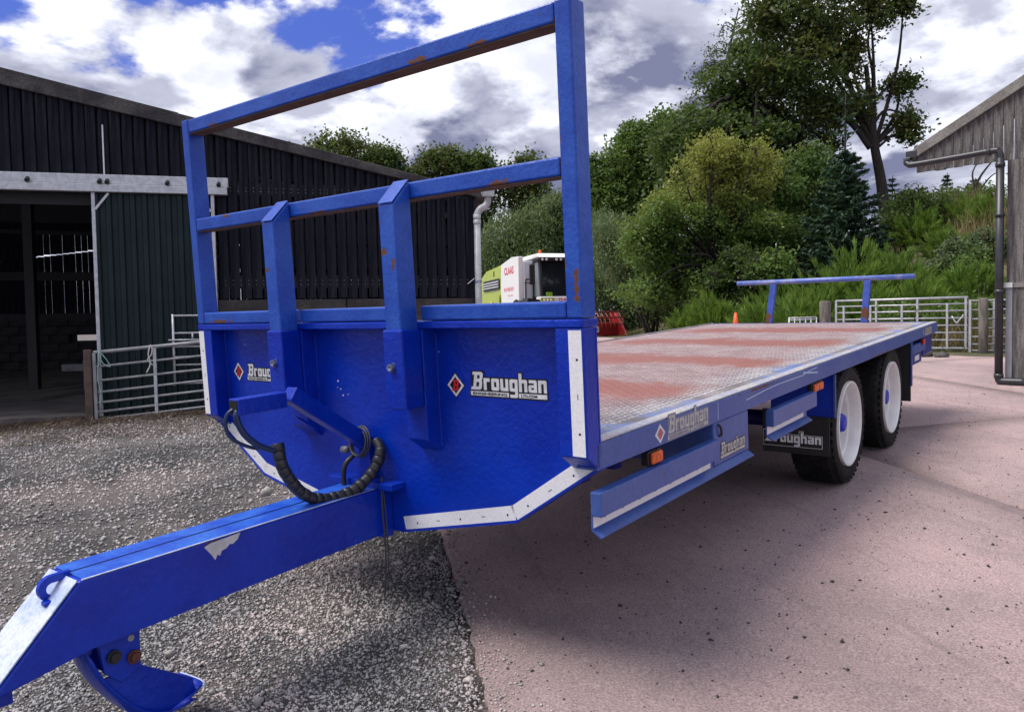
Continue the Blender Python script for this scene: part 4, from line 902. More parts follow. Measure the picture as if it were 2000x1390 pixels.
# --- wheels
def wheel(cx, cy, side):
    sg = 1 if side > 0 else -1; R_ = .428; cz = -.512
    w = bpy.data.objects.new('wheel', None); link(w, T); w.empty_display_size = .1
    prof = [(-.30, .29), (-.318, .33), (-.31, .385), (-.285, .415), (-.25, .425), (-.06, .425), (-.025, .414), (-.004, .385), (.0, .345), (-.010, .312), (-.018, .300)]
    b = MB().lathe([(cx + sg * a, r) for a, r in prof], (0, cy, cz), 'x', 56); ty = b.build('tyre', TYRE, w)
    # tread blocks
    b = MB(); nb = 44
    for k in range(nb):
        a = 2 * math.pi * k / nb
        for row, off in enumerate((-.262, -.200, -.135, -.070)):
            a2 = a + (math.pi / nb if row % 2 else 0)
            M = Matrix.Translation((cx + sg * off, cy, cz)) @ Matrix.Rotation(a2, 4, 'X') @ Matrix.Translation((0, 0, .424)) @ Matrix.Rotation(.35 * (1 if row % 2 else -1), 4, 'Z')
            b.box((-.026, -.020, -.01), (.026, .020, .0075), 0, M)
        M = Matrix.Translation((cx + sg * -.018, cy, cz)) @ Matrix.Rotation(a, 4, 'X') @ Matrix.Translation((0, 0, .404)) @ Matrix.Rotation(-.9 * sg, 4, 'Y')
        b.box((-.016, -.017, -.006), (.016, .017, .0005), 0, M)
    tag(b.build('tread', TYRE, ty), kind='stuff')
    rp = [(-.015, .302), (.004, .300), (.006, .290), (-.010, .279), (-.035, .272), (-.075, .268), (-.085, .260), (-.205, .252), (-.225, .235), (-.215, .20), (-.195, .12), (-.190, .085), (-.190, .0001)]
    rim = MB().lathe([(cx + sg * a, r) for a, r in rp], (0, cy, cz), 'x', 72, False).build('rim', WHITE, w)
    hb = MB().lathe([(cx + sg * a, r) for a, r in [(-.191, .080), (-.10, .072), (-.060, .066), (-.040, .058), (-.034, .046), (-.034, .0001)]], (0, cy, cz), 'x', 24); hb.build('hub', mat('hub_blue', (.004, .02, .42), None, rough=.4), w)
    for k in range(8):
        a = 2 * math.pi * k / 8 + .2
        MB().lathe([(cx + sg * q, r) for q, r in [(-.205, .016), (-.165, .016), (-.165, .0001)]], (0, cy + .118 * math.cos(a), cz + .118 * math.sin(a)), 'x', 6, False).build('wheel_nut', WHITE, rim)
    MB().tube([(cx + sg * -.21, cy + .02, cz + .215), (cx + sg * -.18, cy + .02, cz + .235)], .006, 6).build('valve', INK, rim)
for cy in (3.455, 4.765):
    wheel(2.42, cy, 1); wheel(.03, cy, -1)
    MB().tube([(.30, cy, -.512), (2.15, cy, -.512)], .06, 12).build('axle', CH, T)
# --- rear rail on the deck
for x, xt in ((.715, .765), (1.755, 1.785)):
    b = MB(); b.bar((x, 6.62, .004), (xt - .0, 6.655, .452), .068, .05, up=(0, 1, 0), r=.004); b.build('rear_post', mat('faded_post_paint', (.03, .075, .40), (.06, .10, .42), 6, .45, rust=.10, spots=[(.72, 6.62, .08, (.1, .1, .17)), (1.76, 6.62, .10, (.1, .1, .20))]), T)
MB().tube([(.33, 6.655, .478), (2.24, 6.655, .478)], .027, 16).build('rear_bar', mat('scuffed_bar_paint', (.10, .16, .50), (.30, .32, .50), 7, .45, fine=.3, lo=.45, hi=.7), T)
for o in T.children: o.location = -BASE
# ================================================================== TREES AND SHRUBS
BARKM = mat('dark_bark', (.016, .013, .011), (.040, .034, .030), 6, .95, 0, .6, 30, stretch=(4, 4, 1))
L_DARK = leafmat('dark_leaf', (.026, .060, .016), (.085, .135, .036), None, .42)
L_OAK = leafmat('olive_leaf', (.026, .055, .015), (.085, .120, .034), (.11, .10, .03), .40)
L_BUSH = leafmat('bush_leaf', (.045, .115, .022), (.165, .26, .055), (.30, .30, .06), .46, (2.0, 5.2))  # leaf colour turns yellower towards the top of the crown
L_HAZEL = leafmat('hazel_leaf', (.035, .10, .024), (.12, .20, .05), (.20, .17, .05), .42, (3.2, 6.5))
L_WILLOW = leafmat('willow_leaf', (.065, .115, .050), (.20, .26, .13), None, .42)
L_MID = leafmat('mid_green_leaf', (.050, .11, .022), (.13, .21, .05), None, .45)
L_SPRUCE = leafmat('spruce_needle', (.016, .048, .026), (.04, .085, .048), None, .1)
L_BROOM = leafmat('broom_stem', (.07, .16, .018), (.24, .37, .06), None, .42)
def leaf_mesh(name, P, size, m, parent, aspect=.55, bias=.5, dirs=None):
    n = len(P); nrm = RNG.normal(0, 1, (n, 3)); nrm[:, 2] += bias; nrm /= np.linalg.norm(nrm, axis=1)[:, None]
    t = RNG.normal(0, 1, (n, 3)) if dirs is None else dirs + RNG.normal(0, .35, (n, 3)); t -= nrm * (t * nrm).sum(1)[:, None]; t /= np.linalg.norm(t, axis=1)[:, None]
    b = np.cross(nrm, t); s = (size * RNG.uniform(.6, 1.35, n))[:, None]
    v = np.stack([P - t * s * .5, P + b * s * aspect * .5 - nrm * s * .06, P + t * s * .5, P - b * s * aspect * .5 - nrm * s * .06], 1)
    return mesh_np(name, v.reshape(-1, 3), np.arange(4 * n).reshape(-1, 4), m, parent)
def crown_pts(blobs, nclus, per, spread, shell=2.4):
    vol = np.array([b[3] * b[4] * b[5] for b in blobs]) ** .46; k = RNG.choice(len(blobs), nclus, p=vol / vol.sum())
    B = np.array(blobs)[k]; d = RNG.normal(0, 1, (nclus, 3)); d /= np.linalg.norm(d, axis=1)[:, None]
    c = B[:, :3] + d * B[:, 3:6] * (RNG.random(nclus) ** (1 / shell))[:, None]
    sz = RNG.uniform(.5, 1.5, nclus)
    P = np.repeat(c, per, 0) + RNG.normal(0, 1, (nclus * per, 3)) * spread * np.repeat(sz, per)[:, None] * [1, 1, .7]
    keep = RNG.random(len(P)) < np.repeat(RNG.uniform(.35, 1, nclus), per)
    return P[keep], c
def limbs_mesh(name, paths, m, parent):
    b = MB()
    for p, r0, r1 in paths:
        pp = smooth_path(p, 4) if len(p) > 2 else [Vector(q) for q in p]; n = len(pp); b.tube(pp, [r0 + (r1 - r0) * i / (n - 1) for i in range(n)], 6 if r0 < .05 else 9)
    return b.build(name, m, parent)
def blob(u, v, d, ru, rv, rd=None):
    q = at(u, v, d); return (*q, ru * d / FPX, (rd if rd else ru) * d / FPX * .9, rv * d / FPX)
def tree(name, label, cat, base, trunk, blobs, nclus, per, spread, leaf, m, group=None, r0=.2, limbs=(), twigs=.3, bias=.9, shell=2.4, aspect=.55):
    t = empty(name, base, label, cat, group); base = np.array(base)
    P, c = crown_pts(blobs, nclus, per, spread, shell)
    tp = [tuple(np.array(q) - base) for q in trunk]
    paths = [(tp, r0, r0 * .35)]
    top = np.array(trunk[-1])
    for l in limbs: paths.append(([tuple(np.array(q) - base) for q in l[0]], l[1], l[1] * .3))
    for bl in blobs:
        e = np.array(bl[:3]); s = np.array(trunk[len(trunk) // 2]) if len(trunk) > 2 else top; mid = (s + e) / 2 + RNG.normal(0, .2, 3) + [0, 0, .3]
        paths.append(([tuple(s - base), tuple(mid - base), tuple(e - base)], r0 * .38, r0 * .1))
    centres = np.array([b[:3] for b in blobs])
    for q in c[: int(len(c) * twigs)]:
        j = np.argmin(((centres - q) ** 2).sum(1)); s = centres[j] * .6 + q * .4 + RNG.normal(0, .15, 3)
        s0 = centres[j] * .85 + q * .15; paths.append(([tuple(s0 - base), tuple(s - base + [0, 0, .1]), tuple(q - base)], .022, .006))
    limbs_mesh('trunk', paths, BARKM, t)
    leaf_mesh('crown', P - base, np.full(len(P), leaf), m, t, aspect, bias)
    return t
def gpt(u, d, dz=-.15):
    q = at(u, 640, d); return (q[0], q[1], float(gz(q[0], q[1])) + dz)
def lumps(d, cols, r0, r1, n, dj=.7):
    us = [c[0] for c in cols]; out = []
    for _ in range(n):
        u = RNG.uniform(us[0], us[-1]); vt = np.interp(u, us, [c[1] for c in cols]); vb = np.interp(u, us, [c[2] for c in cols]); r = RNG.uniform(r0, r1)
        out.append(blob(u, RNG.uniform(vt + r * .8, max(vb - r * .5, vt + r)), d + RNG.normal(0, dj), r, r * RNG.uniform(.7, 1.0)))
    return out
# the tall tree with the leaning trunk
d = 25
tr = [gpt(1735, d), at(1722, 360, d), at(1708, 285, d), at(1700, 215, d), at(1692, 130, d)]
tree('broadleaf_tree', 'tall open crowned tree with dark leaning trunk on the bank near the shed', 'tree', gpt(1735, d), tr,
     [blob(1560, 140, d, 95, 70), blob(1600, 60, d, 80, 55), blob(1700, 20, d, 55, 50), blob(1765, 10, d, 25, 26), blob(1760, 165, d, 28, 26), blob(1768, 235, d, 30, 24), blob(1680, 200, d, 30, 34), blob(1620, 215, d, 70, 34), blob(1500, 30, d, 60, 50), blob(1775, 265, d, 22, 12), blob(1660, 110, d, 36, 60), blob(1580, -40, d, 90, 60)],
     1050, 32, .19, .15, L_OAK, r0=.20, limbs=[([at(1700, 290, d), at(1660, 240, d), at(1590, 195, d), at(1500, 190, d)], .10), ([at(1703, 260, d), at(1670, 190, d), at(1630, 120, d), at(1600, 40, d)], .09), ([at(1700, 225, d), at(1705, 150, d), at(1695, 80, d), at(1715, 20, d), at(1750, 5, d)], .06), ([at(1704, 245, d), at(1730, 215, d), at(1770, 225, d)], .06), ([at(1712, 290, d), at(1750, 262, d), at(1790, 268, d)], .05), ([at(1700, 205, d), at(1740, 165, d), at(1768, 160, d)], .05)], twigs=.5, shell=2.0)
d = 27
tree('broadleaf_tree', 'dense dark green tree left of the leaning trunk, thinner at its left edge', 'tree', gpt(1480, d), [gpt(1480, d), at(1480, 330, d), at(1470, 200, d), at(1460, 110, d)],
     lumps(d, [(1300, 225, 330), (1345, 190, 400), (1400, 130, 460), (1445, 60, 470), (1500, 5, 480), (1560, -30, 480), (1620, 60, 470)], 28, 52, 84, 1.0),
     2300, 36, .20, .16, L_DARK, r0=.26, shell=2.6)
# bare twiggy top left of the dense tree
t_ = empty('dead_tree', gpt(1400, 28), 'half dead tree with bare drooping twigs against the cloud', 'tree')
paths = [([tuple(np.array(q) - np.array(gpt(1400, 28))) for q in (gpt(1400, 28), at(1400, 260, 28), at(1420, 120, 28), at(1442, 20, 28))], .14, .02)]
for k in range(34):
    f = RNG.random(); v0 = 230 - 205 * f; u0 = 1403 + 38 * f; L_ = (1 - f * .75) * 62 + 8; sgn = -1 if RNG.random() < .72 else 1
    a = at(u0, v0, 28); b_ = at(u0 + sgn * L_ * .6, v0 - 10, 28 + RNG.normal(0, .4)); c_2 = at(u0 + sgn * L_, v0 + 12 * RNG.random(), 28 + RNG.normal(0, .6)); o0 = np.array(gpt(1400, 28))
    paths.append(([tuple(a - o0), tuple(b_ - o0), tuple(c_2 - o0)], .022, .008))
    for j in range(5):
        w = RNG.random(); q = b_ * (1 - w) + c_2 * w; e = q + RNG.normal(0, .16, 3) - [0, 0, .12]; paths.append(([tuple(q - o0), tuple(e - o0)], .010, .005))
limbs_mesh('trunk', paths, BARKM, t_)
P = np.concatenate([np.array(p[0][-1])[None] + RNG.normal(0, .12, (7, 3)) for p in paths[1:]]); leaf_mesh('crown', P, np.full(len(P), .10), L_OAK, t_)
# rounded yellow-topped sallow
d = 21
tree('sallow_tree', 'big ragged sallow with yellower top leaves on the bank', 'tree', gpt(1400, d), [gpt(1400, d), at(1400, 520, d), at(1395, 400, d)],
     lumps(d, [(1235, 420, 600), (1290, 370, 600), (1345, 300, 600), (1400, 252, 590), (1435, 238, 590), (1480, 270, 590), (1520, 300, 590)], 20, 44, 110, .8),
     2100, 48, .15, .10, L_BUSH, r0=.12, shell=2.4)
d = 22.5
tree('hazel_tree', 'bushy green hazel between the sallow and the blue green spruce', 'tree', gpt(1560, d), [gpt(1560, d), at(1560, 480, d), at(1560, 380, d)],
     lumps(d, [(1480, 320, 560), (1530, 285, 580), (1585, 270, 540), (1640, 300, 470)], 20, 40, 52, .7),
     1000, 48, .15, .11, L_HAZEL, r0=.10, shell=2.4)
d = 19.5
tree('thorn_bush', 'dark leafy bush at the foot of the sallow', 'bush', gpt(1470, d), [gpt(1470, d), at(1470, 570, d), at(1470, 530, d)],
     lumps(d, [(1380, 520, 620), (1440, 470, 620), (1500, 480, 610), (1560, 520, 600)], 18, 34, 22, .5),
     420, 44, .12, .09, L_DARK, r0=.05, shell=2.4)
d = 40
tree('alder_tree', 'mid green upright tree behind the right front post', 'tree', gpt(1225, d), [gpt(1225, d), at(1225, 450, d), at(1228, 330, d)],
     [blob(1225, 330, d, 55, 65), blob(1200, 400, d, 60, 60), blob(1260, 300, d, 45, 50), blob(1265, 380, d, 55, 60), blob(1175, 440, d, 40, 50), blob(1300, 250, d, 40, 35), blob(1240, 265, d, 34, 26), blob(1158, 350, d, 24, 50)],
     1300, 36, .26, .22, L_MID, r0=.15)
d = 23
def willow(name, label, u, d, blobs, n, seed=0):
    t = empty(name, gpt(u, d), label, 'willow', 'grey green willow bushes'); base = np.array(t.location)
    P, c = crown_pts(blobs, n, 34, .0070 * d, 2.6)
    leaf_mesh('crown', P - base, np.full(len(P), .0052 * d), L_WILLOW, t, .28, .6, dirs=np.tile([0, 0, 1.0], (len(P), 1)))
    paths = []
    for k in range(9):
        e = np.array(blobs[RNG.integers(len(blobs))][:3]); s0 = base + RNG.normal(0, .2, 3) * [1, 1, 0]; paths.append(([tuple(s0 - base), tuple((s0 + e) / 2 - base + RNG.normal(0, .15, 3)), tuple(e - base)], .05, .015))
    limbs_mesh('stem', paths, BARKM, t)
willow('willow_bush', 'grey green willow bush just right of the front post above the red header', 1225, 37, [blob(1200, 520, 37, 70, 90), blob(1260, 560, 37, 70, 80), blob(1180, 590, 37, 50, 60), blob(1250, 470, 37, 55, 55), blob(1310, 560, 37, 55, 70), blob(1190, 450, 37, 45, 45), blob(1240, 620, 37, 70, 50), blob(1330, 500, 37, 50, 60)], 1500)
willow('willow_bush', 'grey green willow bush standing behind the harvester', 1010, 42, [blob(1060, 450, 42, 55, 60), blob(985, 480, 42, 50, 65), blob(1100, 430, 42, 40, 55), blob(1020, 510, 42, 70, 50), blob(955, 520, 42, 35, 55), blob(1120, 500, 42, 50, 60), blob(1085, 405, 42, 26, 26)], 1500)
willow('willow_bush', 'pale willow bush filling the foot of the bank left of the sallow', 1275, 24, [blob(1270, 500, 24, 60, 55), blob(1330, 540, 24, 65, 60), blob(1215, 510, 24, 45, 50), blob(1290, 440, 24, 45, 45), blob(1190, 470, 24, 36, 45), blob(1380, 560, 24, 60, 50), blob(1245, 560, 24, 40, 30), blob(1300, 590, 24, 50, 40), blob(1440, 590, 24, 50, 36)], 1500)
tree('elder_bush', 'rounded leafy elder bush on the bank right of the spruce', 'bush', gpt(1790, 21.5), [gpt(1790, 21.5), at(1790, 440, 21.5), at(1790, 410, 21.5)], [blob(1775, 405, 21.5, 40, 36), blob(1820, 410, 21.5, 44, 36), blob(1750, 440, 21.5, 36, 36), blob(1800, 450, 21.5, 50, 30)], 420, 36, .12, .085, L_DARK, 'rounded bushes on the bank', r0=.05)
tree('elder_bush', 'rounded leafy bush below the shed boards', 'bush', gpt(1885, 22.5), [gpt(1885, 22.5), at(1885, 420, 22.5), at(1885, 400, 22.5)], [blob(1875, 395, 22.5, 44, 32), blob(1925, 400, 22.5, 40, 40), blob(1900, 440, 22.5, 55, 36)], 420, 36, .12, .085, L_MID, 'rounded bushes on the bank', r0=.05)
tree('bramble_bush', 'pale bramble mound in front of the shed downpipe above the gate', 'bramble', gpt(1900, 17.5), [gpt(1900, 17.5), at(1900, 500, 17.5), at(1900, 480, 17.5)], [blob(1880, 490, 17.5, 40, 26), blob(1930, 480, 17.5, 36, 34), blob(1850, 520, 17.5, 34, 24)], 260, 34, .10, .07, L_WILLOW, r0=.03)
# far trees behind the barn
for (u, v, w, h, lb, mm) in [(660, 300, 110, 50, 'far tree with airy top rising left of centre over the barn roof', L_OAK), (750, 320, 55, 34, 'low far tree filling the dip behind the barn verge', L_DARK), (865, 322, 75, 40, 'far round topped tree above the middle bar of the front frame', L_OAK), (935, 335, 50, 46, 'dark far tree with dense crown right of the round topped one', L_DARK), (1025, 350, 60, 58, 'far tree just left of the right front post', L_OAK)]:
    d = 46
    tree('broadleaf_tree', lb, 'tree', gpt(u, d, -.5), [gpt(u, d, -.5), at(u, 500, d), at(u + 5, v + 20, d)],
         [blob(u, v, d, w * .6, h * .9), blob(u - w * .55, v + 22, d, w * .45, h * .7), blob(u + w * .55, v + 18, d, w * .45, h * .75), blob(u, v + 60, d, w * .8, h), blob(u + w * .2, v - h * .45, d, w * .35, h * .4), blob(u - w * .3, v - h * .3, d, w * .3, h * .4), blob(u, v + 120, d, w * .8, h)],
         520, 26, .28, .24, mm, 'far trees behind the barn', r0=.3, shell=2.2, twigs=.35)
# spruces
def spruce(name, label, base, h, rmax, group=None, n=26, leader=.0, dense=1.0, shape=.75):
    t = empty(name, base, label, 'spruce', group); P = []; D = []; paths = [([(0, 0, -.2), (0, 0, h * .6), (.02, 0, h + leader)], .09 * h / 5, .012)]
    for k in range(n):
        f = (k + .3) / n; z = h * (.02 + .98 * f); L_ = rmax * (1 - f) ** shape * (1 - .3 * RNG.random()) + .06; m = int(9 - 4 * f)
        for j in range(m):
            a = 2 * math.pi * j / m + RNG.uniform(0, 1.3); dirx = np.array([math.cos(a), math.sin(a), 0]); tip = dirx * L_ + [0, 0, z + L_ * .10]; s = np.array([0, 0, z]); mid = (s + tip) / 2 - [0, 0, L_ * .12]
            paths.append(([tuple(s), tuple(mid), tuple(tip)], .014, .004))
            c = int((10 + 95 * L_) * dense); w = RNG.random(c) ** .7; bz = (1 - w)[:, None] ** 2 * s + 2 * ((1 - w) * w)[:, None] * mid + (w ** 2)[:, None] * tip
            side = np.cross(dirx, [0, 0, 1]); off = RNG.normal(0, .13, c) * (.4 + L_ * .6) * (1.15 - w); P.append(bz + side * off[:, None] + np.stack([np.zeros(c), np.zeros(c), -np.abs(RNG.normal(0, .04, c))], -1)); D.append(dirx + side * np.sign(off)[:, None] * .8 + [0, 0, -.1])
    if leader:
        for q in range(3):
            for j in range(5):
                a = j * 1.257 + q; z = h + leader * (.25 + q * .27); L_ = .30 - q * .07; P.append(np.array([[math.cos(a) * L_ * w, math.sin(a) * L_ * w, z + .08 * w] for w in np.linspace(.2, 1, 8)])); D.append(np.tile([math.cos(a), math.sin(a), .2], (8, 1)))
    limbs_mesh('trunk', paths, BARKM, t); P = np.concatenate(P); D = np.concatenate(D); leaf_mesh('crown', P, np.full(len(P), .15 if h > 2.5 else .12), L_SPRUCE, t, .30, 1.2, D)
b_ = gpt(1650, 19.0); ztop = at(1650, 295, 19.0)[2]
spruce('spruce_tree', 'blue green spruce with long bare leader in front of the leaning trunk', b_, ztop - b_[2], 1.45, leader=1.35, n=26, dense=2.0, shape=.5)
for i, (u, v, d, lb) in enumerate([(1742, 345, 28, 'small far spruce just right of the leaning trunk'), (1800, 365, 29, 'small far spruce under the end of the shed gutter'), (1848, 340, 30, 'small far spruce showing below the middle of the shed boards'), (1902, 350, 30, 'small far spruce nearest the shed downpipe'), (1770, 372, 27, 'stubby far spruce between two taller ones')]):
    b_ = gpt(u, d); spruce('spruce_tree', lb, b_, max(1.2, at(u, v, d)[2] - b_[2]), .55 + .16 * i, 'far spruces on top of the bank', n=11 + 2 * i, dense=.7 + .15 * i, shape=(.75, .55, .9, .65, .5)[i])
# broom bushes
def broom(u, v, d, r, lb, k=1.0, m=None):
    q = at(u, v, d); zg = float(gz(q[0], q[1])); top = q[2] + r * .55
    t = empty('broom_bush', (q[0], q[1], zg), lb, 'broom bush', 'green broom bushes on the bank')
    h = max(top - zg, .5); m1 = int(130 * k); m2 = 52; n = m1 * m2
    a = RNG.uniform(0, 2 * np.pi, m1); el = np.arccos(1 - RNG.random(m1) * .95)
    pd = np.stack([np.sin(el) * np.cos(a), np.sin(el) * np.sin(a), np.cos(el)], -1)
    pc = pd * [r * .85, r * .85, h * .74] * (RNG.random(m1) ** .3)[:, None] * RNG.uniform(.75, 1.15, m1)[:, None]
    pax = pd * 1.0 + [0, 0, .40] + RNG.normal(0, .22, (m1, 3)); pax /= np.linalg.norm(pax, axis=1)[:, None]
    ax_ = np.repeat(pax, m2, 0); tt = RNG.random(n)
    start = np.repeat(pc, m2, 0) + ax_ * (tt * .30)[:, None] + RNG.normal(0, .022, (n, 3))
    dd = ax_ + RNG.normal(0, .20, (n, 3)); dd /= np.linalg.norm(dd, axis=1)[:, None]
    L_ = RNG.uniform(.08, .26, n)[:, None] * (.7 + r * .3); s = np.cross(dd, RNG.normal(0, 1, (n, 3))); s /= np.linalg.norm(s, axis=1)[:, None]; s *= .0062
    mid = start + dd * L_ * .5; tip = start + dd * L_
    v_ = np.stack([start - s, start + s, mid + s * 1.1, tip, mid - s * 1.1], 1); kk = np.arange(n)[:, None] * 5
    f = np.concatenate([kk + [[0, 1, 2]], kk + [[0, 2, 4]], kk + [[4, 2, 3]]])
    mesh_np('foliage', v_.reshape(-1, 3), f, m or L_BROOM, t)
    paths = [([(0, 0, -.1), tuple(RNG.normal(0, r * .25, 3) * [1, 1, 0] + [0, 0, h * .3]), tuple(RNG.normal(0, r * .45, 3) * [1, 1, 0] + [0, 0, h * .6])], .018, .006) for _ in range(7)]
    limbs_mesh('stem', paths, BARKM, t)
for a in [(1660, 505, 17.5, 1.05, 'large bright broom bush on the slope above the rear deck bar', 1.8), (1745, 520, 17.5, .95, 'broad broom bush right of the large bright one', 1.6), (1600, 545, 16.8, .75, 'broom bush behind the left rear post of the deck', 1.3), (1520, 560, 18, .80, 'tall dark based broom bush below the sallow', 1.2), (1480, 615, 16.0, .55, 'low broom bush behind the left end of the rear bar', 1.1), (1395, 590, 18.0, .62, 'broom bush near the orange cone', 1.1), (1345, 610, 18.6, .50, 'small dark broom bush furthest left beside the willow', .9), (1560, 600, 15.5, .50, 'broom bush just behind the low hurdle', 1.0), (1700, 575, 15.8, .60, 'broom bush behind the left half of the wide gate', 1.1), (1800, 580, 15.6, .62, 'broom bush behind the right half of the wide gate', 1.2), (1895, 545, 16.0, .72, 'bushy upright broom bush beside the shed downpipe', 1.5), (1940, 480, 19, .60, 'broom bush higher up behind the shed downpipe', 1.0), (1800, 430, 21, .75, 'broom bush on the bank crest under the shed gutter', 1.0), (1890, 430, 21, .70, 'broom bush on the crest below the shed boards', 1.0), (1440, 545, 20, .6, 'broom bush shaded under the sallow', .8), (1850, 480, 18.5, .5, 'straggly broom bush among dry grass on the slope', .7)]:
    broom(*a)
# bramble by the shed and a bare branch
q = gpt(1915, 15.0, 0); t_ = empty('bramble_bush', q, 'straggling pale leaved bramble beside the shed downpipe', 'bramble')
bl = [blob(1900, 520, 16.5, 40, 34), blob(1930, 560, 15.6, 34, 40), blob(1870, 600, 14.6, 40, 26), blob(1915, 620, 14.6, 40, 30), blob(1760, 610, 14.6, 60, 22)]
P, c = crown_pts(bl, 170, 18, .12); leaf_mesh('foliage', P - np.array(q), np.full(len(P), .07), L_MID, t_, .7)
limbs_mesh('stem', [([(0, 0, 0), tuple((np.array(b[:3]) - np.array(q)) * [.5, .5, .8] + [0, 0, .2]), tuple(np.array(b[:3]) - np.array(q))], .012, .005) for b in bl], BARKM, t_)
q = gpt(1890, 22); o0 = np.array(q); t_ = empty('dead_branch', q, 'bare dark branch leaning under the shed boards', 'branch')
limbs_mesh('branch', [([tuple(np.array(p) - o0) for p in ps], a, b) for ps, a, b in [((q, at(1895, 400, 22), at(1912, 350, 22), at(1940, 312, 22)), .06, .02), ((at(1897, 395, 22), at(1930, 350, 22), at(1950, 335, 22)), .03, .012), ((at(1905, 370, 22), at(1900, 335, 22), at(1925, 300, 22)), .03, .012)]], BARKM, t_)
# hedgerow mass closing the view left of the harvester
q = gpt(960, 44); t_ = None
tag(leaf_mesh('foliage', np.concatenate([crown_pts([blob(u, 545, 47, 45, 60) for u in range(930, 1400, 40)], 1500, 26, .28)[0]]), np.full(1, .24) if False else .24, L_DARK, None), kind='stuff')
# ================================================================== HARVESTER
HD = 33.0
hb = at(1090, 640, HD); hz = float(yard_z(hb[0], hb[1])) - .22
fh = np.array([FW[0], FW[1]]); fh /= np.linalg.norm(fh); rh = np.array([fh[1], -fh[0]]); an = math.radians(17)
fwd = -fh * math.cos(an) + rh * math.sin(an)                    # the machine's front
H = empty('combine_harvester', (hb[0], hb[1], hz), 'lime green and white combine harvester with red header parked beyond the barn', 'combine harvester', rot=(0, 0, math.atan2(-fwd[0], fwd[1]) + math.pi))
# local frame: -y is the machine's front, x to the viewer's right
LIME = mat('lime_green_panel', (.42, .50, .04), (.36, .44, .04), 2, .35); HW = mat('white_panel', (.78, .78, .77), None, rough=.35); GL = mat('cab_glass', (.012, .015, .020), None, rough=.05, spec=.4); GRY = mat('light_grey_panel', (.62, .63, .67), None, rough=.4)
HBK = mat('black_trim', (.012, .012, .013), None, rough=.5); HR = mat('red_header_paint', (.27, .009, .012), (.20, .007, .010), 4, .45); DK = mat('dim_interior', (.05, .055, .06), None, rough=.8)
k = HD / FPX                                                    # metres per photograph pixel at the machine
MB().prism([(1.9, 1.3), (7.2, 1.3), (7.2, 3.15), (6.2, 3.45), (1.9, 3.62)], 'x', -1.55, 1.4, .06).build('grain_body', LIME, H)
MB().prism([(.55, 1.1), (3.2, 1.1), (3.4, 2.4), (3.3, 3.55), (1.5, 3.75), (.55, 3.70)], 'x', -1.58, -1.36, .03).build('side_panel', HW, H)
MB().prism([(.55, 1.1), (3.2, 1.1), (3.4, 2.4), (3.3, 3.55), (1.5, 3.75), (.55, 3.70)], 'x', 1.36, 1.58, .03).build('side_panel', HW, H)
MB().box((-1.58, 3.6, 2.45), (-1.60, 6.6, 2.95)).build('side_vent', HBK, H)
for z in (2.55, 2.67, 2.79): MB().box((-1.605, 3.7, z), (-1.625, 6.5, z + .05)).build('vent_slat', GRY, H)
boxo('hatch', (-1.605, 3.55, 1.35), (-1.62, 4.6, 2.2), LIME, H, .01); boxo('warning_plate', (-1.605, 4.9, 1.75), (-1.62, 5.3, 1.95), mat('warning_yellow', (.7, .6, .1), None, rough=.5), H)
boxo('body_slot', (-1.555, 4.6, 3.1), (-1.565, 4.75, 3.35), HBK, H)
MB().box((-1.35, .5, 1.2), (-.89, 1.9, 3.5), .03).build('entry_panel', GRY, H)
for z in (2.55, 1.75): boxo('panel_seam', (-1.335, .49, z), (-.91, .497, z + .03), HBK, H)
b = MB(); b.tube(smooth_path([(-1.30, .40, 1.5), (-1.30, .38, 2.6), (-1.24, .38, 2.7), (-1.04, .38, 2.7), (-.97, .40, 2.6), (-.97, .40, 1.5)], 4), .03, 8); b.build('hand_rail', HBK, H)
# cab
MB().prism([(-.30, 1.95), (1.9, 1.95), (1.9, 3.5), (-.10, 3.5)], 'x', -.78, .95, .04).build('cab_glass', GL, H)
MB().prism([(-.18, 1.95), (.85, 1.95), (.85, 3.5), (.0, 3.5)], 'x', -.88, -.79, .01).build('side_glass', mat('reflecting_side_glass', (.22, .25, .28), None, rough=.1), H)
for x in (-.80, .93): b = MB(); b.bar((x, -.30, 1.93), (x, -.12, 3.45), .08, .09, up=(0, 1, 0)); b.build('cab_pillar', HBK, H)
MB().box((-.95, -.35, 3.44), (1.1, 2.1, 3.58), .05).build('roof_visor', HBK, H)
MB().prism([(-.42, 3.585), (2.3, 3.585), (2.1, 3.80), (-.15, 3.78)], 'x', -.95, 1.12, .05).build('cab_roof', HW, H)
for x in (-.78, -.60, -.15, .05, .30, .85): MB().lathe([(0, .0001), (0, .055), (.05, .055)], (x, -.37, 3.51), 'y', 12).build('work_lamp', mat('lamp_white', (.85, .85, .85), None, rough=.2), H)
MB().box((-.92, -.42, 1.66), (1.1, .2, 1.94), .05).build('cab_sill', HW, H)
MB().box((-.90, -.430, 1.69), (-.30, -.421, 1.88)).build('sill_marking', LIME, H)
for x in (-.75, -.6, -.45): MB().lathe([(-.45, .0001), (-.45, .05), (-.42, .05)], (x, 0, 1.78), 'y', 10).build('head_lamp', mat('lamp_white', (.85, .85, .85)), H)
boxo('steering_column', (.25, .05, 1.96), (.35, .15, 2.7), DK, H); 
MB().prism([(-1.62, 1.35), (-.92, 1.5), (-.92, 1.80), (-1.45, 1.88)], 'y', -.4, .4).build('platform', HBK, H)
b = MB(); b.box((-1.32, -.25, 2.45), (-1.08, -.15, 3.30), .03); b.bar((-1.2, -.2, 3.32), (-.9, -.2, 3.48), .04, .04); b.build('mirror', HBK, H)
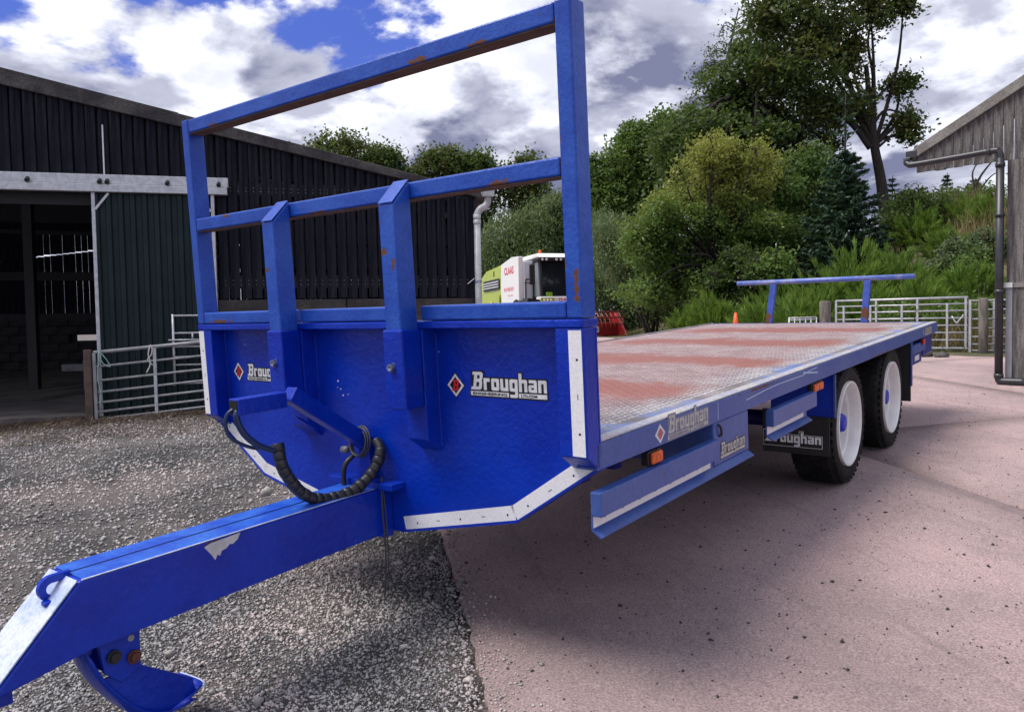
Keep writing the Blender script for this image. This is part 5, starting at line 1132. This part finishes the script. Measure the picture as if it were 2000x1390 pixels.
b = MB(); b.box((1.42, -.25, 2.30), (1.62, -.15, 3.25), .03); b.bar((1.5, -.2, 3.28), (1.0, -.2, 3.48), .04, .04); b.build('mirror', HBK, H)
MB().lathe([(0, .07), (.12, .07), (.15, .04), (.15, .0001)], (-.70, .2, 3.80), 'z', 12).build('beacon', AMBER, H)
boxo('hi_vis_jacket', (-.62, -.33, 1.955), (-.36, -.31, 2.13), mat('hi_vis_green', (.30, .55, .05), None, rough=.8), H, .05)
sd_ = Matrix(((0, 0, -1, 0), (-1, 0, 0, 0), (0, 1, 0, 0), (0, 0, 0, 1)))       # reads along -y on the machine's viewer-left side
CR = mat('maker_red', (.65, .03, .06), None, rough=.4)
place(text_mesh('CLAAS', 1, .03), 'lettering', CR, H, Matrix.Translation((-1.585, 2.75, 3.02)) @ sd_, (1.5, .34))
b = MB()
for q, w_ in enumerate((.20, .16, .24, .18, .20, .16)): b.box((-1.586, 2.82 - q * .27 - w_, 2.28), (-1.583, 2.82 - q * .27, 2.44))
for q, w_ in enumerate((.30, .34)): b.box((-1.586, 2.2 - q * .42 - w_, 2.05), (-1.583, 2.2 - q * .42, 2.10))
tag(b.build('faded_print', mat('pale_red_print', (.70, .28, .30), None), H), kind='stuff')
place(text_mesh('CLAAS', 1, .03), 'lettering', CR, H, frame_front(-.10, -.423, 1.73), (.55, .14))
for s in (-1, 1):
    b = MB().lathe([(s * 1.0, .5), (s * 1.02, .85), (s * 1.1, .95), (s * 1.6, .95), (s * 1.68, .85), (s * 1.66, .5)], (0, .9, .92), 'x', 32); w = b.build('front_wheel', TYRE, H); MB().lathe([(s * 1.62, .5), (s * 1.5, .42), (s * 1.5, .001)], (0, .9, .92), 'x', 24).build('rim', HR, w)
    b = MB().lathe([(s * 1.0, .3), (s * 1.02, .52), (s * 1.4, .52), (s * 1.42, .3)], (0, 5.6, .55), 'x', 24); w = b.build('rear_wheel', TYRE, H); MB().lathe([(s * 1.4, .3), (s * 1.32, .001)], (0, 5.6, .55), 'x', 20).build('rim', HR, w)
boxo('chassis', (-1.0, .6, .7), (1.0, 6.2, 1.3), HBK, H, .03)
# header
he = MB().box((-3.9, -2.0, .25), (2.0, -1.1, .80), .03).build('header_trough', HR, H)
for s in (-3.85, 1.96): MB().prism([(-2.9, .15), (-1.1, .15), (-1.1, 1.2), (-1.7, 1.2), (-2.4, .6)], 'x', s - .04, s + .04, .01).build('header_end', HR, he)
for (y, z) in ((-2.35, 1.22), (-2.05, 1.0), (-2.65, 1.0), (-2.2, .72), (-2.5, .72)):
    MB().tube([(-3.8, y, z), (1.92, y, z)], .03, 6).build('reel_bar', HR, he)
b = MB()
for i in range(30):
    x = -3.75 + i * .19; b.tube([(x, -2.35, 1.22), (x + .16, -2.55, .78)], .014, 5); b.tube([(x + .05, -2.65, 1.0), (x + .13, -2.6, .62)], .012, 5)
tag(b.build('reel_tine', mat('tine_red', (.55, .12, .10), None, rough=.5), he), kind='stuff')
boxo('header_sign', (.62, -2.02, .40), (1.05, -2.005, .64), DWHITE, he); boxo('sign_stripe', (.69, -2.03, .48), (.98, -2.022, .56), HBK, he)
#==END==
